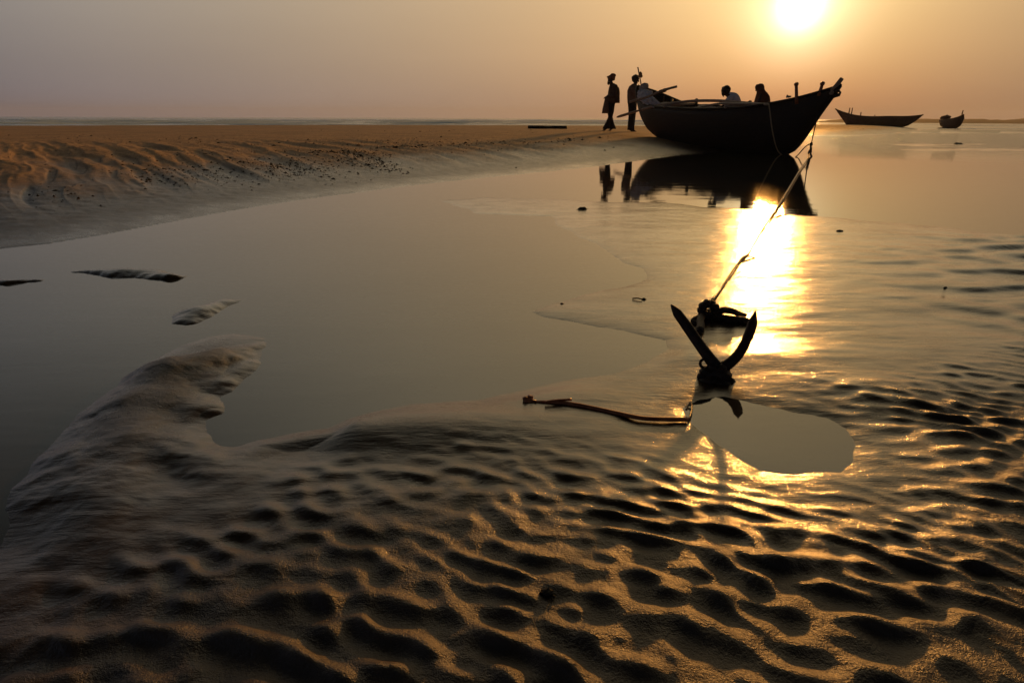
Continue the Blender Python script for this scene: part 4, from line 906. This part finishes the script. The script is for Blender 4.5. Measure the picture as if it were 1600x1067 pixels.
tag(mb.build('root_tuft', M['stick_wood'], None, loc=c), 'small frayed brown root tuft at the left end of the stick', 'root tuft')
o = rope_obj('string', [G_(1072, 640, .0), G_(1076, 632, .006), G_(1080, 629, .010), G_(1081, 640, .008), G_(1077, 654, .006)], .0028, M['pale_rope'], 'short pale string hanging from the right end of the brown stick to the pool', 'string', seg=6)
# driftwood pole far on the bank
P = [Vector(gp(x, y, .36)) for x, y in [(826, 199.6), (845, 199.8), (865, 199.6), (886, 199.7)]]
for p in P: p.z = ground_z(p.x, p.y) + .05
rope_obj('driftwood', P, .07, M['tarred_wood'], 'dark straight driftwood pole lying far off on the dry sandbank', 'driftwood')
def pebble(px, py, w, h, label, mat='pebble', cat='pebble', seed=1, n=1, zz=0.0):
    q = G_(px, py, zz); s_ = 1 / px_m(q.y)
    mb = MB(); r = random.Random(seed); mb.blob((0, 0, 0), (w * s_ / 2, w * s_ * .4, h * s_ * .55), 12, 8, rough=.6, seed=seed, fs=2.5)
    for k in range(n): mb.blob(((r.random() - .5) * w * s_ * 1.3, (r.random() - .5) * w * s_, -h * s_ * .2), (w * s_ * .15, w * s_ * .13, h * s_ * .25), 8, 6, rough=.5, seed=k)
    return tag(mb.build('debris_lump' if mat == 'pebble' else 'shell', M[mat], None, loc=q), label, cat)
pebble(910, 327, 15, 6, 'dark flat lump of debris on the wet spit left of the boat reflection', seed=2, n=2, cat='debris')
pebble(1312, 361.5, 10, 3.5, 'small dark lump on the smooth sheet right of the sun glitter', seed=3, cat='debris')
pebble(1477, 450.5, 6, 5, 'little squarish dark lump alone on wet sand at the right', seed=4, n=0, cat='debris', zz=-.006)
pebble(1006, 468, 8, 4.5, 'dark lump with a thin tail on wet sand left of the rope', seed=5, n=3, cat='debris')
pebble(878, 475, 6, 3, 'tiny dark speck of debris at the left tip of the lower sand spit', seed=6, n=2, cat='debris')
pebble(1497, 225.3, 13, 3.5, 'dark lump standing in shallow water far right, below the small boat', seed=7, n=3, cat='debris')
pebble(1229, 336, 5, 2.6, 'small dark lump beside the rope end in the sun glare', seed=8, n=0, cat='debris')
pebble(856, 925, 17, 10, 'round knobbly dark lump sitting in a ripple trough near the camera', seed=9, n=5, cat='debris', zz=.001)
pebble(256, 574, 15, 8, 'small bluish white shell lying on the crest of the left sand ridge', mat='shell', cat='shell', seed=10, n=0, zz=.010)
rope_obj('twig', [G_(988, 466.5, .004), G_(996, 466, .007), G_(1003, 467.5, .006)], .003, M['pebble'], 'thin dark twig beside the small lump left of the rope', 'twig', seg=6)

# loose weed and clods scattered on the bank, uncountable
def scatter():
    r = np.random.RandomState(12); V = []; F = []
    base = [(0, 0, 1), (.9, 0, .1), (0.3, .8, .0), (-.7, .5, .1), (-.7, -.5, 0), (.3, -.9, .05), (0, 0, -.6)]
    fc = [(0, 1, 2), (0, 2, 3), (0, 3, 4), (0, 4, 5), (0, 5, 1), (6, 2, 1), (6, 3, 2), (6, 4, 3), (6, 5, 4), (6, 1, 5)]
    spots = []
    cl = [(560, 268, 45, 8, 420), (530, 262, 55, 4, 200), (480, 285, 60, 9, 420), (420, 282, 60, 10, 380), (330, 292, 70, 11, 300), (250, 300, 70, 12, 200), (620, 250, 30, 3, 160), (90, 330, 60, 10, 60), (110, 214, 90, 4, 30), (300, 217, 60, 3, 30),
          (700, 250, 120, 12, 120), (620, 222, 150, 5, 160), (450, 232, 250, 12, 160), (200, 250, 250, 25, 120), (800, 232, 120, 12, 110), (900, 228, 60, 12, 70), (700, 205, 250, 4, 40), (1340, 207, 60, 3, 60), (600, 275, 40, 6, 200)]
    for cx_, cy_, sx, sy, n in cl:
        for k in range(n): spots.append((cx_ + r.randn() * sx * .6, cy_ + r.randn() * sy * .6))
    for px, py in spots:
        if py < 199 or r.rand() < .25: continue
        q = gp(px, py, .25); q = gp(px, py, max(ground_z(q[0], q[1]), 0)); gz = ground_z(q[0], q[1])
        if gz < .01 or q[1] < 3: continue
        s = (0.006 + 0.014 * r.rand() ** 3) * min(max(q[1] / 8.0, .8), 1.8); a = r.rand() * 6.28; fl = .35 + .5 * r.rand(); st_ = 1 + 1.3 * r.rand(); b = len(V)
        for x, y, z in base:
            x *= st_; V.append((q[0] + s * (x * math.cos(a) - y * math.sin(a)) * (1 + .4 * (r.rand() - .5)), q[1] + s * (x * math.sin(a) + y * math.cos(a)), gz + s * z * fl))
        F += [tuple(i + b for i in f) for f in fc]
    mb = MB(); mb.v = V; mb.f = F; tag(mb.build('seaweed_debris', M['weed'], None, smooth=False), kind='stuff')
scatter()
